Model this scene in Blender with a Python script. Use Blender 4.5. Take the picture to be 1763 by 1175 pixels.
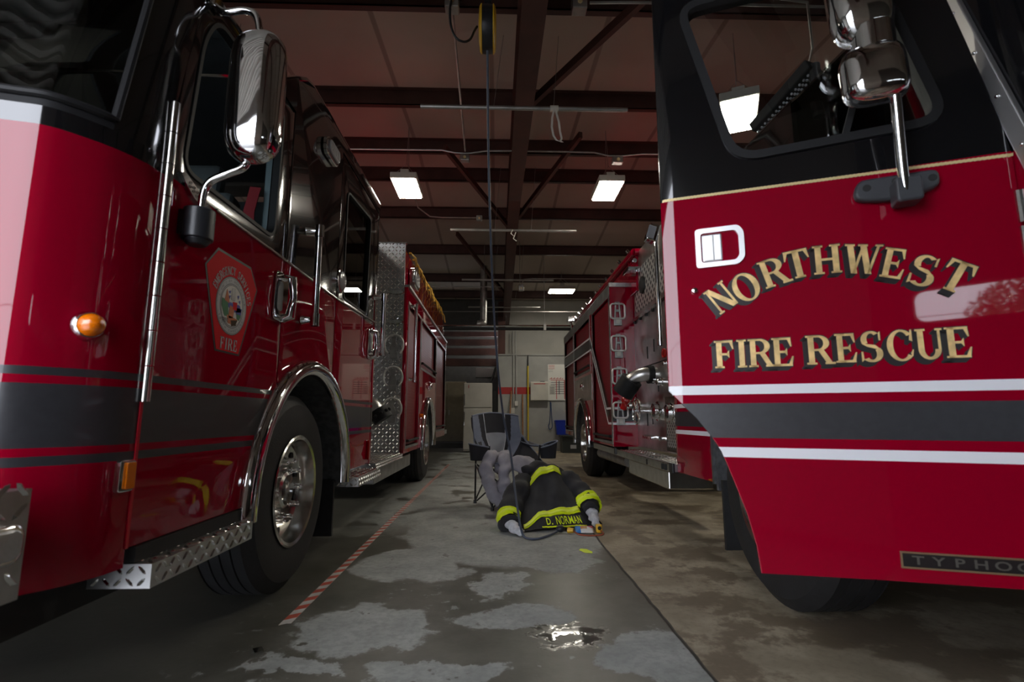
import bpy, bmesh, math, random
from mathutils import Vector, Matrix, noise as mnoise
random.seed(7)
SC = bpy.context.scene
COL = SC.collection
PI = math.pi
for o in list(bpy.data.objects):
    bpy.data.objects.remove(o)

# ---------------------------------------------------------------- camera
cam = bpy.data.objects.new('camera', bpy.data.cameras.new('camera'))
COL.objects.link(cam)
cam.location = (0, 0, 0.95)
cam.rotation_euler = (math.radians(90 + 8.548), 0, math.radians(-1.703))
cam.data.sensor_width = 36
cam.data.lens = 18.0
cam.data.clip_start = 0.02
cam.data.dof.use_dof = True
cam.data.dof.focus_distance = 5.0
cam.data.dof.aperture_fstop = 3.2
SC.camera = cam

# ---------------------------------------------------------------- sky, exposure
SKY = 9.0
LED = 56.0
world = bpy.data.worlds.new('sky')
SC.world = world
world.use_nodes = True
bgn = world.node_tree.nodes['Background']
bgn.inputs[0].default_value = (0.86, 0.90, 1.0, 1)
bgn.inputs[1].default_value = SKY
SC.view_settings.view_transform = 'Standard'
SC.view_settings.look = 'None'
SC.view_settings.gamma = 1
SC.view_settings.use_curve_mapping = False
SC.view_settings.exposure = 0.0

# ---------------------------------------------------------------- node helpers
class NT:
    def __init__(s, name):
        s.m = bpy.data.materials.new(name)
        s.m.use_nodes = True
        s.t = s.m.node_tree
        s.b = s.t.nodes['Principled BSDF']
        s.out = s.t.nodes['Material Output']
    def n(s, typ, **kw):
        nd = s.t.nodes.new(typ)
        for k, v in kw.items():
            setattr(nd, k, v)
        return nd
    def set(s, sock, v):
        if hasattr(v, 'is_linked') or isinstance(v, bpy.types.NodeSocket):
            s.t.links.new(v, sock)
        else:
            if sock.type == 'RGBA' and len(v) == 3:
                v = (*v, 1)
            sock.default_value = v
    def math(s, op, a, b=0.0, c=0.0, clamp=False):
        nd = s.n('ShaderNodeMath', operation=op, use_clamp=clamp)
        s.set(nd.inputs[0], a); s.set(nd.inputs[1], b); s.set(nd.inputs[2], c)
        return nd.outputs[0]
    def noise(s, vec, scale, detail=3, rough=0.5, out='Fac'):
        nd = s.n('ShaderNodeTexNoise')
        if vec is not None: s.set(nd.inputs['Vector'], vec)
        nd.inputs['Scale'].default_value = scale
        nd.inputs['Detail'].default_value = detail
        nd.inputs['Roughness'].default_value = rough
        return nd.outputs[out]
    def ramp(s, v, a, b):
        nd = s.n('ShaderNodeMapRange', interpolation_type='SMOOTHSTEP')
        s.set(nd.inputs[0], v)
        nd.inputs[1].default_value = a; nd.inputs[2].default_value = b
        return nd.outputs[0]
    def mix(s, f, a, b):
        nd = s.n('ShaderNodeMix', data_type='RGBA')
        s.set(nd.inputs[0], f); s.set(nd.inputs[6], a); s.set(nd.inputs[7], b)
        return nd.outputs[2]
    def obj(s):
        return s.n('ShaderNodeTexCoord').outputs['Object']
    def xyz(s, v):
        nd = s.n('ShaderNodeSeparateXYZ'); s.set(nd.inputs[0], v)
        return nd.outputs
    def bump(s, h, strength=0.3, dist=0.01):
        nd = s.n('ShaderNodeBump')
        nd.inputs['Strength'].default_value = strength
        nd.inputs['Distance'].default_value = dist
        s.set(nd.inputs['Height'], h)
        s.t.links.new(nd.outputs[0], s.b.inputs['Normal'])
    def p(s, **kw):
        names = dict(col='Base Color', rough='Roughness', metal='Metallic', coat='Coat Weight', coatr='Coat Roughness',
                     spec='Specular IOR Level', emit='Emission Color', es='Emission Strength', sheen='Sheen Weight', ior='IOR', trans='Transmission Weight', alpha='Alpha')
        for k, v in kw.items():
            s.set(s.b.inputs[names[k]], v)
        return s

MATS = {}
def pm(name, col, rough=0.5, metal=0.0, coat=0.0, vary=0.0, vscale=8, bump=0.0, bscale=60, **kw):
    t = NT(name)
    t.p(col=col, rough=rough, metal=metal, coat=coat, coatr=0.03, **kw)
    if vary or bump:
        v = t.obj()
    if vary:
        f = t.noise(v, vscale, 4)
        lo = tuple(c * (1 - vary) for c in col)
        hi = tuple(min(1, c * (1 + vary)) for c in col)
        t.p(col=t.mix(t.ramp(f, 0.3, 0.7), lo, hi))
        t.p(rough=t.math('ADD', rough, t.math('MULTIPLY', t.math('SUBTRACT', f, 0.5), 0.25 * rough), clamp=True))
    if bump:
        t.bump(t.noise(v, bscale, 4), bump, 0.004)
    MATS[name] = t.m
    return t.m

red = pm('red_paint', (0.265, 0.0004, 0.0145), 0.6, coat=1.0, spec=0.0)
black = pm('black_paint', (0.006, 0.006, 0.007), 0.12, coat=1.0, spec=0.4)
darkstripe = pm('charcoal_stripe', (0.03, 0.03, 0.034), 0.38, coat=0.25, vary=0.08, vscale=40)
white_stripe = pm('white_stripe', (0.82, 0.82, 0.85), 0.35, coat=0.4)
whitefab = pm('white_cloth', (0.72, 0.70, 0.62), 0.9, vary=0.1, bump=0.3)
chrome = pm('chrome', (0.82, 0.82, 0.83), 0.06, 1.0, vary=0.05, vscale=20)
alu = pm('polished_aluminium', (0.62, 0.61, 0.58), 0.2, 1.0, vary=0.12, vscale=14)
lug_m = pm('tread_lug', (0.92, 0.92, 0.92), 0.16, 1.0)
plate_m = pm('tread_plate', (0.50, 0.50, 0.50), 0.36, 1.0, vary=0.15, vscale=9)
steel = pm('brushed_steel', (0.60, 0.59, 0.57), 0.32, 1.0, vary=0.2, vscale=5, bump=0.05, bscale=9)
dsteel = pm('dull_steel', (0.35, 0.35, 0.34), 0.42, 0.8, vary=0.2)
zinc = pm('galvanised_conduit', (0.42, 0.41, 0.39), 0.4, 0.8, vary=0.15)
tyre = pm('tyre_rubber', (0.014, 0.014, 0.015), 0.62, vary=0.3, vscale=12, bump=0.25, bscale=90)
rubber = pm('black_rubber', (0.010, 0.010, 0.011), 0.55, bump=0.1, spec=0.3)
bplastic = pm('black_plastic', (0.016, 0.017, 0.02), 0.35, bump=0.15, bscale=250)
mplastic = pm('grey_black_plastic', (0.05, 0.052, 0.058), 0.42, bump=0.15, bscale=250)
liner = pm('wheel_well_liner', (0.07, 0.072, 0.075), 0.5, vary=0.35, vscale=25)
under = pm('chassis_black', (0.012, 0.012, 0.012), 0.7)
gold = pm('gold_leaf', (0.80, 0.56, 0.24), 0.38, 0.25, vary=0.22, vscale=26)
goldtrim = pm('gold_trim', (0.75, 0.6, 0.3), 0.4, 0.2)
letblack = pm('letter_black', (0.012, 0.008, 0.008), 0.4)
amber = pm('amber_lens', (0.75, 0.17, 0.0), 0.12, coat=1.0, bump=0.35, bscale=160)
redlens = pm('red_lens', (0.45, 0.01, 0.01), 0.15, coat=1.0)
clear = pm('clear_lens', (0.45, 0.46, 0.48), 0.2, 0.35, coat=1.0, bump=0.6, bscale=70)
interior = pm('cab_interior_grey', (0.10, 0.12, 0.135), 0.65, vary=0.1)
postm = pm('cab_post_grey', (0.14, 0.20, 0.22), 0.5)
seatm = pm('seat_vinyl', (0.10, 0.115, 0.12), 0.55, vary=0.1, bump=0.2)
beltm = pm('red_webbing', (0.25, 0.012, 0.02), 0.8)
beam_m = pm('oxide_primer_steel', (0.085, 0.032, 0.024), 0.55, vary=0.2, vscale=4)
purl_m = pm('oxide_primer_purlin', (0.075, 0.033, 0.027), 0.55, vary=0.2, vscale=4)
yell = pm('yellow_plastic', (0.72, 0.42, 0.02), 0.4)
strapy = pm('yellow_webbing', (0.40, 0.21, 0.01), 0.8, vary=0.2)
cordm = pm('black_cord', (0.012, 0.013, 0.016), 0.5)
bluecord = pm('blue_grey_cord', (0.06, 0.075, 0.11), 0.5)
redcord = pm('red_brown_cord', (0.30, 0.07, 0.03), 0.5)
gwhite = pm('off_white_enamel', (0.55, 0.53, 0.47), 0.35, vary=0.08, vscale=3)
tan = pm('tan_enamel', (0.30, 0.26, 0.17), 0.45, vary=0.06)
wallm = pm('grey_wall_paint', (0.36, 0.36, 0.34), 0.7, vary=0.1, vscale=2)
walltop = pm('pale_wall_paint', (0.42, 0.41, 0.37), 0.8, vary=0.08, vscale=2)
redband = pm('red_wall_band', (0.38, 0.025, 0.025), 0.6)
darkwall = pm('dark_wall_panel', (0.10, 0.10, 0.095), 0.8, vary=0.1)
wood = pm('wood_handle', (0.36, 0.16, 0.06), 0.6, vary=0.25, vscale=18)
yelpole = pm('yellow_pole', (0.62, 0.45, 0.02), 0.45)
binblue = pm('blue_plastic', (0.012, 0.04, 0.42), 0.4)
tote = pm('dark_tote', (0.03, 0.036, 0.032), 0.5)
hv = pm('lime_reflective_trim', (0.80, 1.0, 0.005), 0.5, vary=0.05, vscale=40)
hvsilver = pm('silver_lime_trim', (0.88, 1.0, 0.10), 0.4)
coatm = pm('black_coat_cloth', (0.022, 0.022, 0.025), 0.85, vary=0.25, vscale=10, bump=0.5, bscale=320, sheen=0.05)
knit = pm('grey_knit', (0.60, 0.61, 0.64), 0.9, vary=0.15, vscale=30, bump=0.6, bscale=220)
chairblue = pm('slate_blue_cloth', (0.17, 0.19, 0.25), 0.85, vary=0.1, bump=0.3, bscale=300)
chairblk = pm('black_cloth', (0.022, 0.021, 0.026), 0.85, vary=0.15, bump=0.3, bscale=300)
chairgry = pm('light_grey_cloth', (0.32, 0.33, 0.36), 0.9, vary=0.12, bump=0.3, bscale=300)
liningm = pm('grey_lining_cloth', (0.30, 0.29, 0.33), 0.92, vary=0.15, bump=0.5, bscale=120)
tapew = pm('white_tape', (0.62, 0.60, 0.56), 0.5, vary=0.15)
taper = pm('red_tape', (0.55, 0.10, 0.06), 0.5, vary=0.15)
paperm = pm('white_board', (0.72, 0.71, 0.66), 0.4)
inkred = pm('red_ink', (0.45, 0.03, 0.03), 0.5)
inkblk = pm('dark_ink', (0.03, 0.03, 0.05), 0.5)
apron = pm('concrete_apron', (0.20, 0.195, 0.185), 0.85, vary=0.15, vscale=1)
asphalt = pm('asphalt', (0.05, 0.05, 0.052), 0.8, vary=0.2)
barkm = pm('bark', (0.08, 0.05, 0.03), 0.9)
leafm = pm('leaf_green', (0.04, 0.075, 0.02), 0.7, vary=0.3)
doorm = pm('white_door_panel', (0.66, 0.65, 0.60), 0.5, vary=0.05)
blu = pm('seal_blue', (0.03, 0.04, 0.35), 0.5)
grn = pm('seal_green', (0.02, 0.18, 0.06), 0.5)
orng = pm('seal_orange', (0.55, 0.14, 0.03), 0.5)
sealg = pm('seal_grey', (0.52, 0.53, 0.54), 0.45)
emblred = pm('emblem_red', (0.70, 0.008, 0.016), 0.6, spec=0.1)
satin = pm('satin_metal', (0.92, 0.92, 0.93), 0.42, 1.0)
castalu = pm('cast_aluminium', (0.72, 0.71, 0.68), 0.4, 0.5)

def glass(name, tint, refl=1.0):
    t = NT(name)
    t.t.nodes.remove(t.b)
    tr = t.n('ShaderNodeBsdfTransparent'); tr.inputs[0].default_value = (*tint, 1)
    gl = t.n('ShaderNodeBsdfGlossy'); gl.inputs['Roughness'].default_value = 0.0
    fr = t.n('ShaderNodeFresnel'); fr.inputs[0].default_value = 1.5
    f = t.math('MULTIPLY', fr.outputs[0], refl)
    mx = t.n('ShaderNodeMixShader')
    t.t.links.new(f, mx.inputs[0]); t.t.links.new(tr.outputs[0], mx.inputs[1]); t.t.links.new(gl.outputs[0], mx.inputs[2])
    t.t.links.new(mx.outputs[0], t.out.inputs[0])
    return t.m
glassm = glass('tinted_window_glass', (0.62, 0.70, 0.68))
glassd = glass('dark_window_glass', (0.30, 0.34, 0.34))
pane = glass('door_pane_glass', (0.9, 0.93, 0.93))

def emis(name, col, s):
    t = NT(name)
    t.p(col=(0.8, 0.8, 0.8), emit=col, es=s)
    return t.m
ledm = emis('led_panel', (1.0, 0.94, 0.80), LED)

def rollup_mat(name, col, metal, rough, pitch=0.04):
    t = NT(name)
    x = t.xyz(t.obj())
    z = t.math('FRACT', t.math('DIVIDE', x[2], pitch))
    h = t.math('SUBTRACT', 1.0, t.math('POWER', t.math('ABSOLUTE', t.math('SUBTRACT', t.math('MULTIPLY', z, 2.0), 1.0)), 6.0))
    t.p(col=col, rough=rough, metal=metal, coat=0.15, coatr=0.35)
    t.bump(h, 0.5, 0.004)
    return t.m
rollred = rollup_mat('red_slatted_shutter', (0.17, 0.002, 0.010), 0.0, 0.42)
wavy = rollup_mat('ribbed_door_panel', (0.62, 0.60, 0.54), 0.0, 0.5, 0.1)

def perf_mat(p=.06):
    t = NT('perforated_steel')
    x = t.xyz(t.obj())
    def tri(a, p):
        return t.math('ABSOLUTE', t.math('SUBTRACT', t.math('FRACT', t.math('DIVIDE', a, p)), 0.5))
    u = t.math('ADD', x[1], t.math('MULTIPLY', x[2], 1.0))
    v = t.math('SUBTRACT', x[1], t.math('MULTIPLY', x[2], 1.0))
    hole = t.ramp(t.math('MAXIMUM', tri(u, p), tri(v, p)), 0.26, 0.32)
    t.p(col=t.mix(hole, (0.05, 0.05, 0.05), (0.80, 0.80, 0.77)), metal=hole, rough=0.42)
    return t.m
perf = perf_mat(); perfbig = perf_mat(.11)

def ceiling_mat():
    t = NT('vinyl_faced_insulation')
    o = t.obj(); x = t.xyz(o)
    f = t.noise(o, 0.7, 3)
    c = t.mix(t.ramp(f, 0.3, 0.7), (0.46, 0.40, 0.34), (0.54, 0.47, 0.40))
    seam = t.math('ABSOLUTE', t.math('SUBTRACT', t.math('FRACT', t.math('DIVIDE', t.math('ADD', x[0], 1.3), 1.22)), 0.5))
    c = t.mix(t.ramp(seam, 0.47, 0.485), c, (0.30, 0.25, 0.21))
    t.p(col=c, rough=0.75)
    t.bump(t.noise(o, 5, 4), 0.15, 0.03)
    return t.m
ceil_m = ceiling_mat()

def floor_mat():
    t = NT('wet_concrete')
    o = t.obj(); x = t.xyz(o)
    warp = t.noise(o, 2.6, 9, 0.68, 'Color')
    wv = t.n('ShaderNodeVectorMath', operation='SUBTRACT'); t.set(wv.inputs[0], warp); wv.inputs[1].default_value = (0.5, 0.5, 0.5)
    ws = t.n('ShaderNodeVectorMath', operation='SCALE'); t.set(ws.inputs[0], wv.outputs[0]); ws.inputs['Scale'].default_value = 0.62
    wa = t.n('ShaderNodeVectorMath', operation='ADD'); t.set(wa.inputs[0], o); t.set(wa.inputs[1], ws.outputs[0])
    q = t.xyz(wa.outputs[0])
    def ell(cx, cy, rx, ry):
        a = t.math('DIVIDE', t.math('SUBTRACT', q[0], cx), rx)
        b = t.math('DIVIDE', t.math('SUBTRACT', q[1], cy), ry)
        d = t.math('SQRT', t.math('ADD', t.math('MULTIPLY', a, a), t.math('MULTIPLY', b, b)))
        return t.ramp(d, 1.06, 0.94)
    dry = None
    for e in [(-0.58, 2.52, 0.30, 0.27), (0.13, 2.62, 0.25, 0.15), (0.67, 2.22, 0.24, 0.25), (-0.22, 2.1, 0.22, 0.1),
              (-0.78, 2.16, 0.2, 0.07), (0.02, 3.15, 0.2, 0.2), (0.1, 4.6, 0.85, 1.1), (-0.55, 3.55, 0.36, 0.4), (0.42, 3.6, 0.26, 0.28), (-0.2, 1.5, 0.4, 0.25)]:
        d = ell(*e)
        dry = d if dry is None else t.math('MAXIMUM', dry, d)
    fary = t.ramp(x[1], 4.2, 5.2)
    n1 = t.noise(o, 1.7, 5, 0.62)
    fardry = t.math('MULTIPLY', fary, t.ramp(n1, 0.40, 0.46))
    dry = t.math('MAXIMUM', dry, fardry)
    spots = t.ramp(t.noise(o, 6.5, 4, 0.6), 0.655, 0.675)
    specks = t.math('MULTIPLY', t.ramp(t.noise(o, 11, 5, 0.7), 0.60, 0.63), t.ramp(t.noise(o, 1.3, 2), 0.5, 0.6))
    dry = t.math('MAXIMUM', dry, specks)
    dry = t.math('MULTIPLY', dry, t.math('SUBTRACT', 1.0, spots))
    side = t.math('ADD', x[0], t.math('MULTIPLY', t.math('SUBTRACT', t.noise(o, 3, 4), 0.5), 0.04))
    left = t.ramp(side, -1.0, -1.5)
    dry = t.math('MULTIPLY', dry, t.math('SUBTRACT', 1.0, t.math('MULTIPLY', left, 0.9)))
    fine = t.noise(o, 28, 6, 0.7)
    mid = t.noise(o, 4.2, 5, 0.6)
    cdry = t.mix(t.ramp(mid, 0.3, 0.7), (0.30, 0.315, 0.30), (0.42, 0.435, 0.415))
    cdry = t.mix(t.math('MULTIPLY', t.ramp(fine, 0.42, 0.62), 0.4), cdry, (0.20, 0.21, 0.20))
    cwet = t.mix(t.ramp(mid, 0.3, 0.7), (0.085, 0.082, 0.066), (0.135, 0.13, 0.108))
    slab = t.mix(dry, cwet, cdry)
    # right slab: brown, stained
    st = t.ramp(t.noise(o, 1.9, 6, 0.65), 0.50, 0.56)
    cb = t.mix(t.ramp(t.noise(o, 3.1, 5), 0.35, 0.65), (0.27, 0.225, 0.16), (0.40, 0.34, 0.25))
    cb = t.mix(t.math('MULTIPLY', t.ramp(fine, 0.45, 0.65), 0.4), cb, (0.18, 0.15, 0.11))
    cb = t.mix(t.math('MULTIPLY', st, 0.8), cb, (0.13, 0.095, 0.06))
    isr = t.ramp(side, 0.80, 0.812)
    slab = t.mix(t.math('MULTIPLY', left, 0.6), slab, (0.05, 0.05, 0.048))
    c = t.mix(isr, slab, cb)
    crack = t.math('ABSOLUTE', t.math('SUBTRACT', side, 0.806))
    c = t.mix(t.ramp(crack, 0.011, 0.005), c, (0.02, 0.018, 0.015))
    wetall = t.math('MULTIPLY', t.math('SUBTRACT', 1.0, dry), t.math('SUBTRACT', 1.0, isr))
    wetr = t.math('MULTIPLY', st, isr)
    wet = t.math('MAXIMUM', wetall, t.math('MULTIPLY', wetr, 0.5))
    # standing puddles inside the wet zones
    a = t.math('DIVIDE', t.math('SUBTRACT', q[0], 0.30), 0.14)
    b = t.math('DIVIDE', t.math('SUBTRACT', q[1], 2.40), 0.19)
    pd = t.ramp(t.math('SQRT', t.math('ADD', t.math('MULTIPLY', a, a), t.math('MULTIPLY', b, b))), 1.05, 0.8)
    pd = t.math('MULTIPLY', pd, t.ramp(t.noise(o, 9, 3), 0.42, 0.5))
    r = t.math('SUBTRACT', 0.72, t.math('MULTIPLY', wet, 0.36))
    r = t.math('SUBTRACT', r, t.math('MULTIPLY', t.math('MULTIPLY', pd, wet), 0.33), clamp=True)
    t.p(col=c, rough=r, spec=0.5)
    hb = t.math('MULTIPLY', t.math('ADD', fine, t.math('MULTIPLY', t.ramp(crack, 0.012, 0.0), -3.0)), t.math('SUBTRACT', 1.0, t.math('MULTIPLY', pd, wet)))
    t.bump(hb, 0.16, 0.006)
    return t.m
floor_m = floor_mat()

# ---------------------------------------------------------------- mesh helpers
class MB:
    def __init__(s):
        s.v = []; s.f = []; s.m = []
    def add(s, vs, fs, mi=0):
        b = len(s.v)
        s.v += [tuple(v) for v in vs]
        for f in fs:
            s.f.append([b + i for i in f]); s.m.append(mi)
        return s
    def poly(s, pts, mi=0):
        return s.add(pts, [list(range(len(pts)))], mi)
    def box(s, x0, x1, y0, y1, z0, z1, mi=0):
        v = [(x, y, z) for x in (x0, x1) for y in (y0, y1) for z in (z0, z1)]
        return s.add(v, [(0, 1, 3, 2), (4, 6, 7, 5), (0, 4, 5, 1), (2, 3, 7, 6), (0, 2, 6, 4), (1, 5, 7, 3)], mi)
    def obox(s, c, sx, sy, sz, R=None, mi=0):
        c = Vector(c); R = R or Matrix.Identity(3)
        v = [c + R @ Vector((x * sx / 2, y * sy / 2, z * sz / 2)) for x in (-1, 1) for y in (-1, 1) for z in (-1, 1)]
        return s.add(v, [(0, 1, 3, 2), (4, 6, 7, 5), (0, 4, 5, 1), (2, 3, 7, 6), (0, 2, 6, 4), (1, 5, 7, 3)], mi)
    def bar(s, a, b, w, h, up=(0, 0, 1), mi=0):
        a = Vector(a); b = Vector(b); d = (b - a).normalized()
        u = Vector(up); r = d.cross(u).normalized(); u = r.cross(d)
        v = []
        for p in (a, b):
            for i, j in ((-1, -1), (1, -1), (1, 1), (-1, 1)):
                v.append(p + r * (i * w / 2) + u * (j * h / 2))
        return s.add(v, [(0, 1, 2, 3), (7, 6, 5, 4), (0, 4, 5, 1), (1, 5, 6, 2), (2, 6, 7, 3), (3, 7, 4, 0)], mi)
    def loft(s, rings, caps=True, closed=True, mi=0):
        n = len(rings[0]); b = len(s.v)
        assert all(len(r) == n for r in rings)
        for r in rings: s.v += [tuple(p) for p in r]
        m = n if closed else n - 1
        for k in range(len(rings) - 1):
            for i in range(m):
                j = (i + 1) % n
                s.f.append([b + k * n + i, b + k * n + j, b + (k + 1) * n + j, b + (k + 1) * n + i]); s.m.append(mi)
        if caps:
            s.f.append([b + i for i in range(n)][::-1]); s.m.append(mi)
            e = b + (len(rings) - 1) * n
            s.f.append([e + i for i in range(n)]); s.m.append(mi)
        return s
    def tube(s, pts, r, n=10, mi=0, flat=1.0):
        pts = [Vector(p) for p in pts]
        rs = r if isinstance(r, (list, tuple)) else [r] * len(pts)
        t0 = (pts[1] - pts[0]).normalized()
        u = t0.orthogonal().normalized()
        rings = []
        for i, p in enumerate(pts):
            a = pts[max(i - 1, 0)]; c = pts[min(i + 1, len(pts) - 1)]
            t = (c - a).normalized()
            u = (u - t * u.dot(t)).normalized()
            w = t.cross(u)
            rings.append([p + (u * math.cos(2 * PI * k / n) + w * math.sin(2 * PI * k / n) * flat) * rs[i] for k in range(n)])
        return s.loft(rings, True, True, mi)
    def cyl(s, a, b, r, n=16, r2=None, mi=0):
        return s.tube([a, b], [r, r if r2 is None else r2], n, mi)
    def lathe(s, prof, c, ax, n=32, mi=0, caps=False):
        c = Vector(c); ax = Vector(ax).normalized(); u = ax.orthogonal().normalized(); w = ax.cross(u)
        rings = [[c + ax * h + (u * math.cos(2 * PI * k / n) + w * math.sin(2 * PI * k / n)) * r for k in range(n)] for r, h in prof]
        return s.loft(rings, caps, True, mi)
    def sphere(s, c, r, sc=(1, 1, 1), n=16, k=10, mi=0, R=None):
        rings = []
        R = R or Matrix.Identity(3)
        for i in range(k + 1):
            a = -PI / 2 + PI * i / k
            rr = max(math.cos(a), 0.001)
            rings.append([Vector(c) + R @ Vector((r * sc[0] * rr * math.cos(2 * PI * j / n), r * sc[1] * rr * math.sin(2 * PI * j / n), r * sc[2] * math.sin(a))) for j in range(n)])
        return s.loft(rings, True, True, mi)
    def prism(s, poly, c0, c1, mp, mi=0):
        n = len(poly)
        return s.loft([[mp(a, b, c0) for a, b in poly], [mp(a, b, c1) for a, b in poly]], True, True, mi)
    def grid(s, fn, nu, nv, mi=0, mfn=None, closed=False):
        b = len(s.v)
        for j in range(nv + 1):
            for i in range(nu + 1):
                s.v.append(tuple(fn(i / nu, j / nv)))
        for j in range(nv):
            for i in range(nu):
                s.f.append([b + j * (nu + 1) + i, b + j * (nu + 1) + i + 1, b + (j + 1) * (nu + 1) + i + 1, b + (j + 1) * (nu + 1) + i])
                s.m.append(mfn((i + .5) / nu, (j + .5) / nv) if mfn else mi)
        return s
    def build(s, name, mats, parent=None, smooth=35, bevel=0.0, seg=2, solid=0.0):
        me = bpy.data.meshes.new(name)
        me.from_pydata([tuple(v) for v in s.v], [], s.f)
        for m in (mats if isinstance(mats, (list, tuple)) else [mats]): me.materials.append(m)
        for p, mi in zip(me.polygons, s.m): p.material_index = mi
        bm = bmesh.new(); bm.from_mesh(me)
        bmesh.ops.recalc_face_normals(bm, faces=bm.faces)
        bm.to_mesh(me); bm.free()
        return link(name, me, parent, smooth, bevel, seg, solid)

def link(name, me, parent=None, smooth=35, bevel=0.0, seg=2, solid=0.0):
    if smooth:
        me.shade_smooth(); me.set_sharp_from_angle(angle=math.radians(smooth))
    o = bpy.data.objects.new(name, me); COL.objects.link(o)
    if parent is not None: setp(o, parent)
    if solid:
        md = o.modifiers.new('thickness', 'SOLIDIFY'); md.thickness = solid; md.offset = 0
    if bevel:
        md = o.modifiers.new('bevel', 'BEVEL'); md.width = bevel; md.segments = seg; md.limit_method = 'ANGLE'; md.harden_normals = False
    return o

WORLD = {}
def setp(o, parent):
    o.parent = parent
    loc = WORLD.get(parent.name, Vector((0, 0, 0)))
    o.matrix_parent_inverse = Matrix.Translation(-loc)

def thing(name, label, cat, loc=(0, 0, 0), group=None):
    o = bpy.data.objects.new(name, None); COL.objects.link(o)
    o.location = loc; o.empty_display_size = 0.1
    WORLD[o.name] = Vector(loc)
    return tag(o, label, cat, group)
def tag(o, label, cat, group=None):
    o['label'] = label; o['category'] = cat
    if group: o['group'] = group
    return o
def struct(o, label=None):
    o['kind'] = 'structure'
    if label: o['label'] = label
    return o

def rpoly(x0, x1, z0, z1, r, n=5):
    out = []
    for cx, cz, a0 in ((x1 - r, z0 + r, -90), (x1 - r, z1 - r, 0), (x0 + r, z1 - r, 90), (x0 + r, z0 + r, 180)):
        for k in range(n + 1):
            a = math.radians(a0 + 90 * k / n)
            out.append((cx + r * math.cos(a), cz + r * math.sin(a)))
    return out
def round_poly(pts, r, n=5):
    out = []
    m = len(pts)
    for i in range(m):
        p = Vector(pts[i]); a = Vector(pts[i - 1]); c = Vector(pts[(i + 1) % m])
        d1 = (a - p); d2 = (c - p)
        rr = min(r, d1.length * 0.45, d2.length * 0.45)
        q1 = p + d1.normalized() * rr; q2 = p + d2.normalized() * rr
        for k in range(n + 1):
            t = k / n
            v = q1 * (1 - t) ** 2 + p * 2 * t * (1 - t) + q2 * t * t
            out.append((v.x, v.y))
    return out
def off_poly(pts, d):
    c = Vector((sum(p[0] for p in pts) / len(pts), sum(p[1] for p in pts) / len(pts)))
    n = len(pts); out = []
    area = sum(pts[i - 1][0] * pts[i][1] - pts[i][0] * pts[i - 1][1] for i in range(n))
    sg = 1 if area > 0 else -1
    for i in range(n):
        a = Vector(pts[i - 1]); b = Vector(pts[(i + 1) % n])
        t = (b - a)
        if t.length < 1e-9: out.append(pts[i]); continue
        t.normalize(); nn = Vector((t.y, -t.x)) * sg
        out.append((pts[i][0] + nn.x * d, pts[i][1] + nn.y * d))
    return out
def ring_plate(outer, inner, c0, c1, mp, name, m, parent):
    b = MB()
    n = len(outer)
    rings = [[mp(*p, c1) for p in outer], [mp(*p, c0) for p in outer], [mp(*p, c0) for p in inner], [mp(*p, c1) for p in inner], [mp(*p, c1) for p in outer]]
    b.loft(rings, False, True)
    return b.build(name, m, parent, 40)

def plate(name, outline, holes, thick, mp, mats, parent=None, cuts=(), matfn=None, bevel=0.0, post=None, smooth=20):
    """flat outline with holes, thick metres deep; mp(a, b, depth) places it"""
    cu = bpy.data.curves.new('tmp', 'CURVE')
    cu.dimensions = '2D'; cu.fill_mode = 'BOTH'; cu.extrude = thick / 2 - bevel
    if bevel:
        cu.bevel_depth = bevel; cu.bevel_resolution = 2; cu.offset = -bevel
    for pts in [outline] + list(holes):
        sp = cu.splines.new('POLY'); sp.points.add(len(pts) - 1)
        for p, q in zip(sp.points, pts): p.co = (q[0], q[1], 0, 1)
        sp.use_cyclic_u = True
    ob = bpy.data.objects.new('tmp', cu); COL.objects.link(ob)
    dg = bpy.context.evaluated_depsgraph_get()
    me = bpy.data.meshes.new_from_object(ob.evaluated_get(dg))
    bpy.data.objects.remove(ob); bpy.data.curves.remove(cu)
    bm = bmesh.new(); bm.from_mesh(me)
    bmesh.ops.remove_doubles(bm, verts=bm.verts, dist=1e-5)
    for ax, val in cuts:
        no = (1, 0, 0) if ax == 'a' else (0, 1, 0)
        co = (val, 0, 0) if ax == 'a' else (0, val, 0)
        bmesh.ops.bisect_plane(bm, geom=bm.verts[:] + bm.edges[:] + bm.faces[:], plane_co=co, plane_no=no)
    for f in bm.faces:
        c = f.calc_center_median()
        f.material_index = matfn(c.x, c.y) if matfn else 0
    for v in bm.verts:
        a, b, c = v.co.x, v.co.y, thick / 2 - v.co.z
        if post: a, b, c = post(a, b, c)
        v.co = Vector(mp(a, b, c))
    bmesh.ops.recalc_face_normals(bm, faces=bm.faces)
    me.materials.clear()
    for m in (mats if isinstance(mats, (list, tuple)) else [mats]): me.materials.append(m)
    bm.to_mesh(me); bm.free(); me.name = name
    return link(name, me, parent, smooth)

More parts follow.
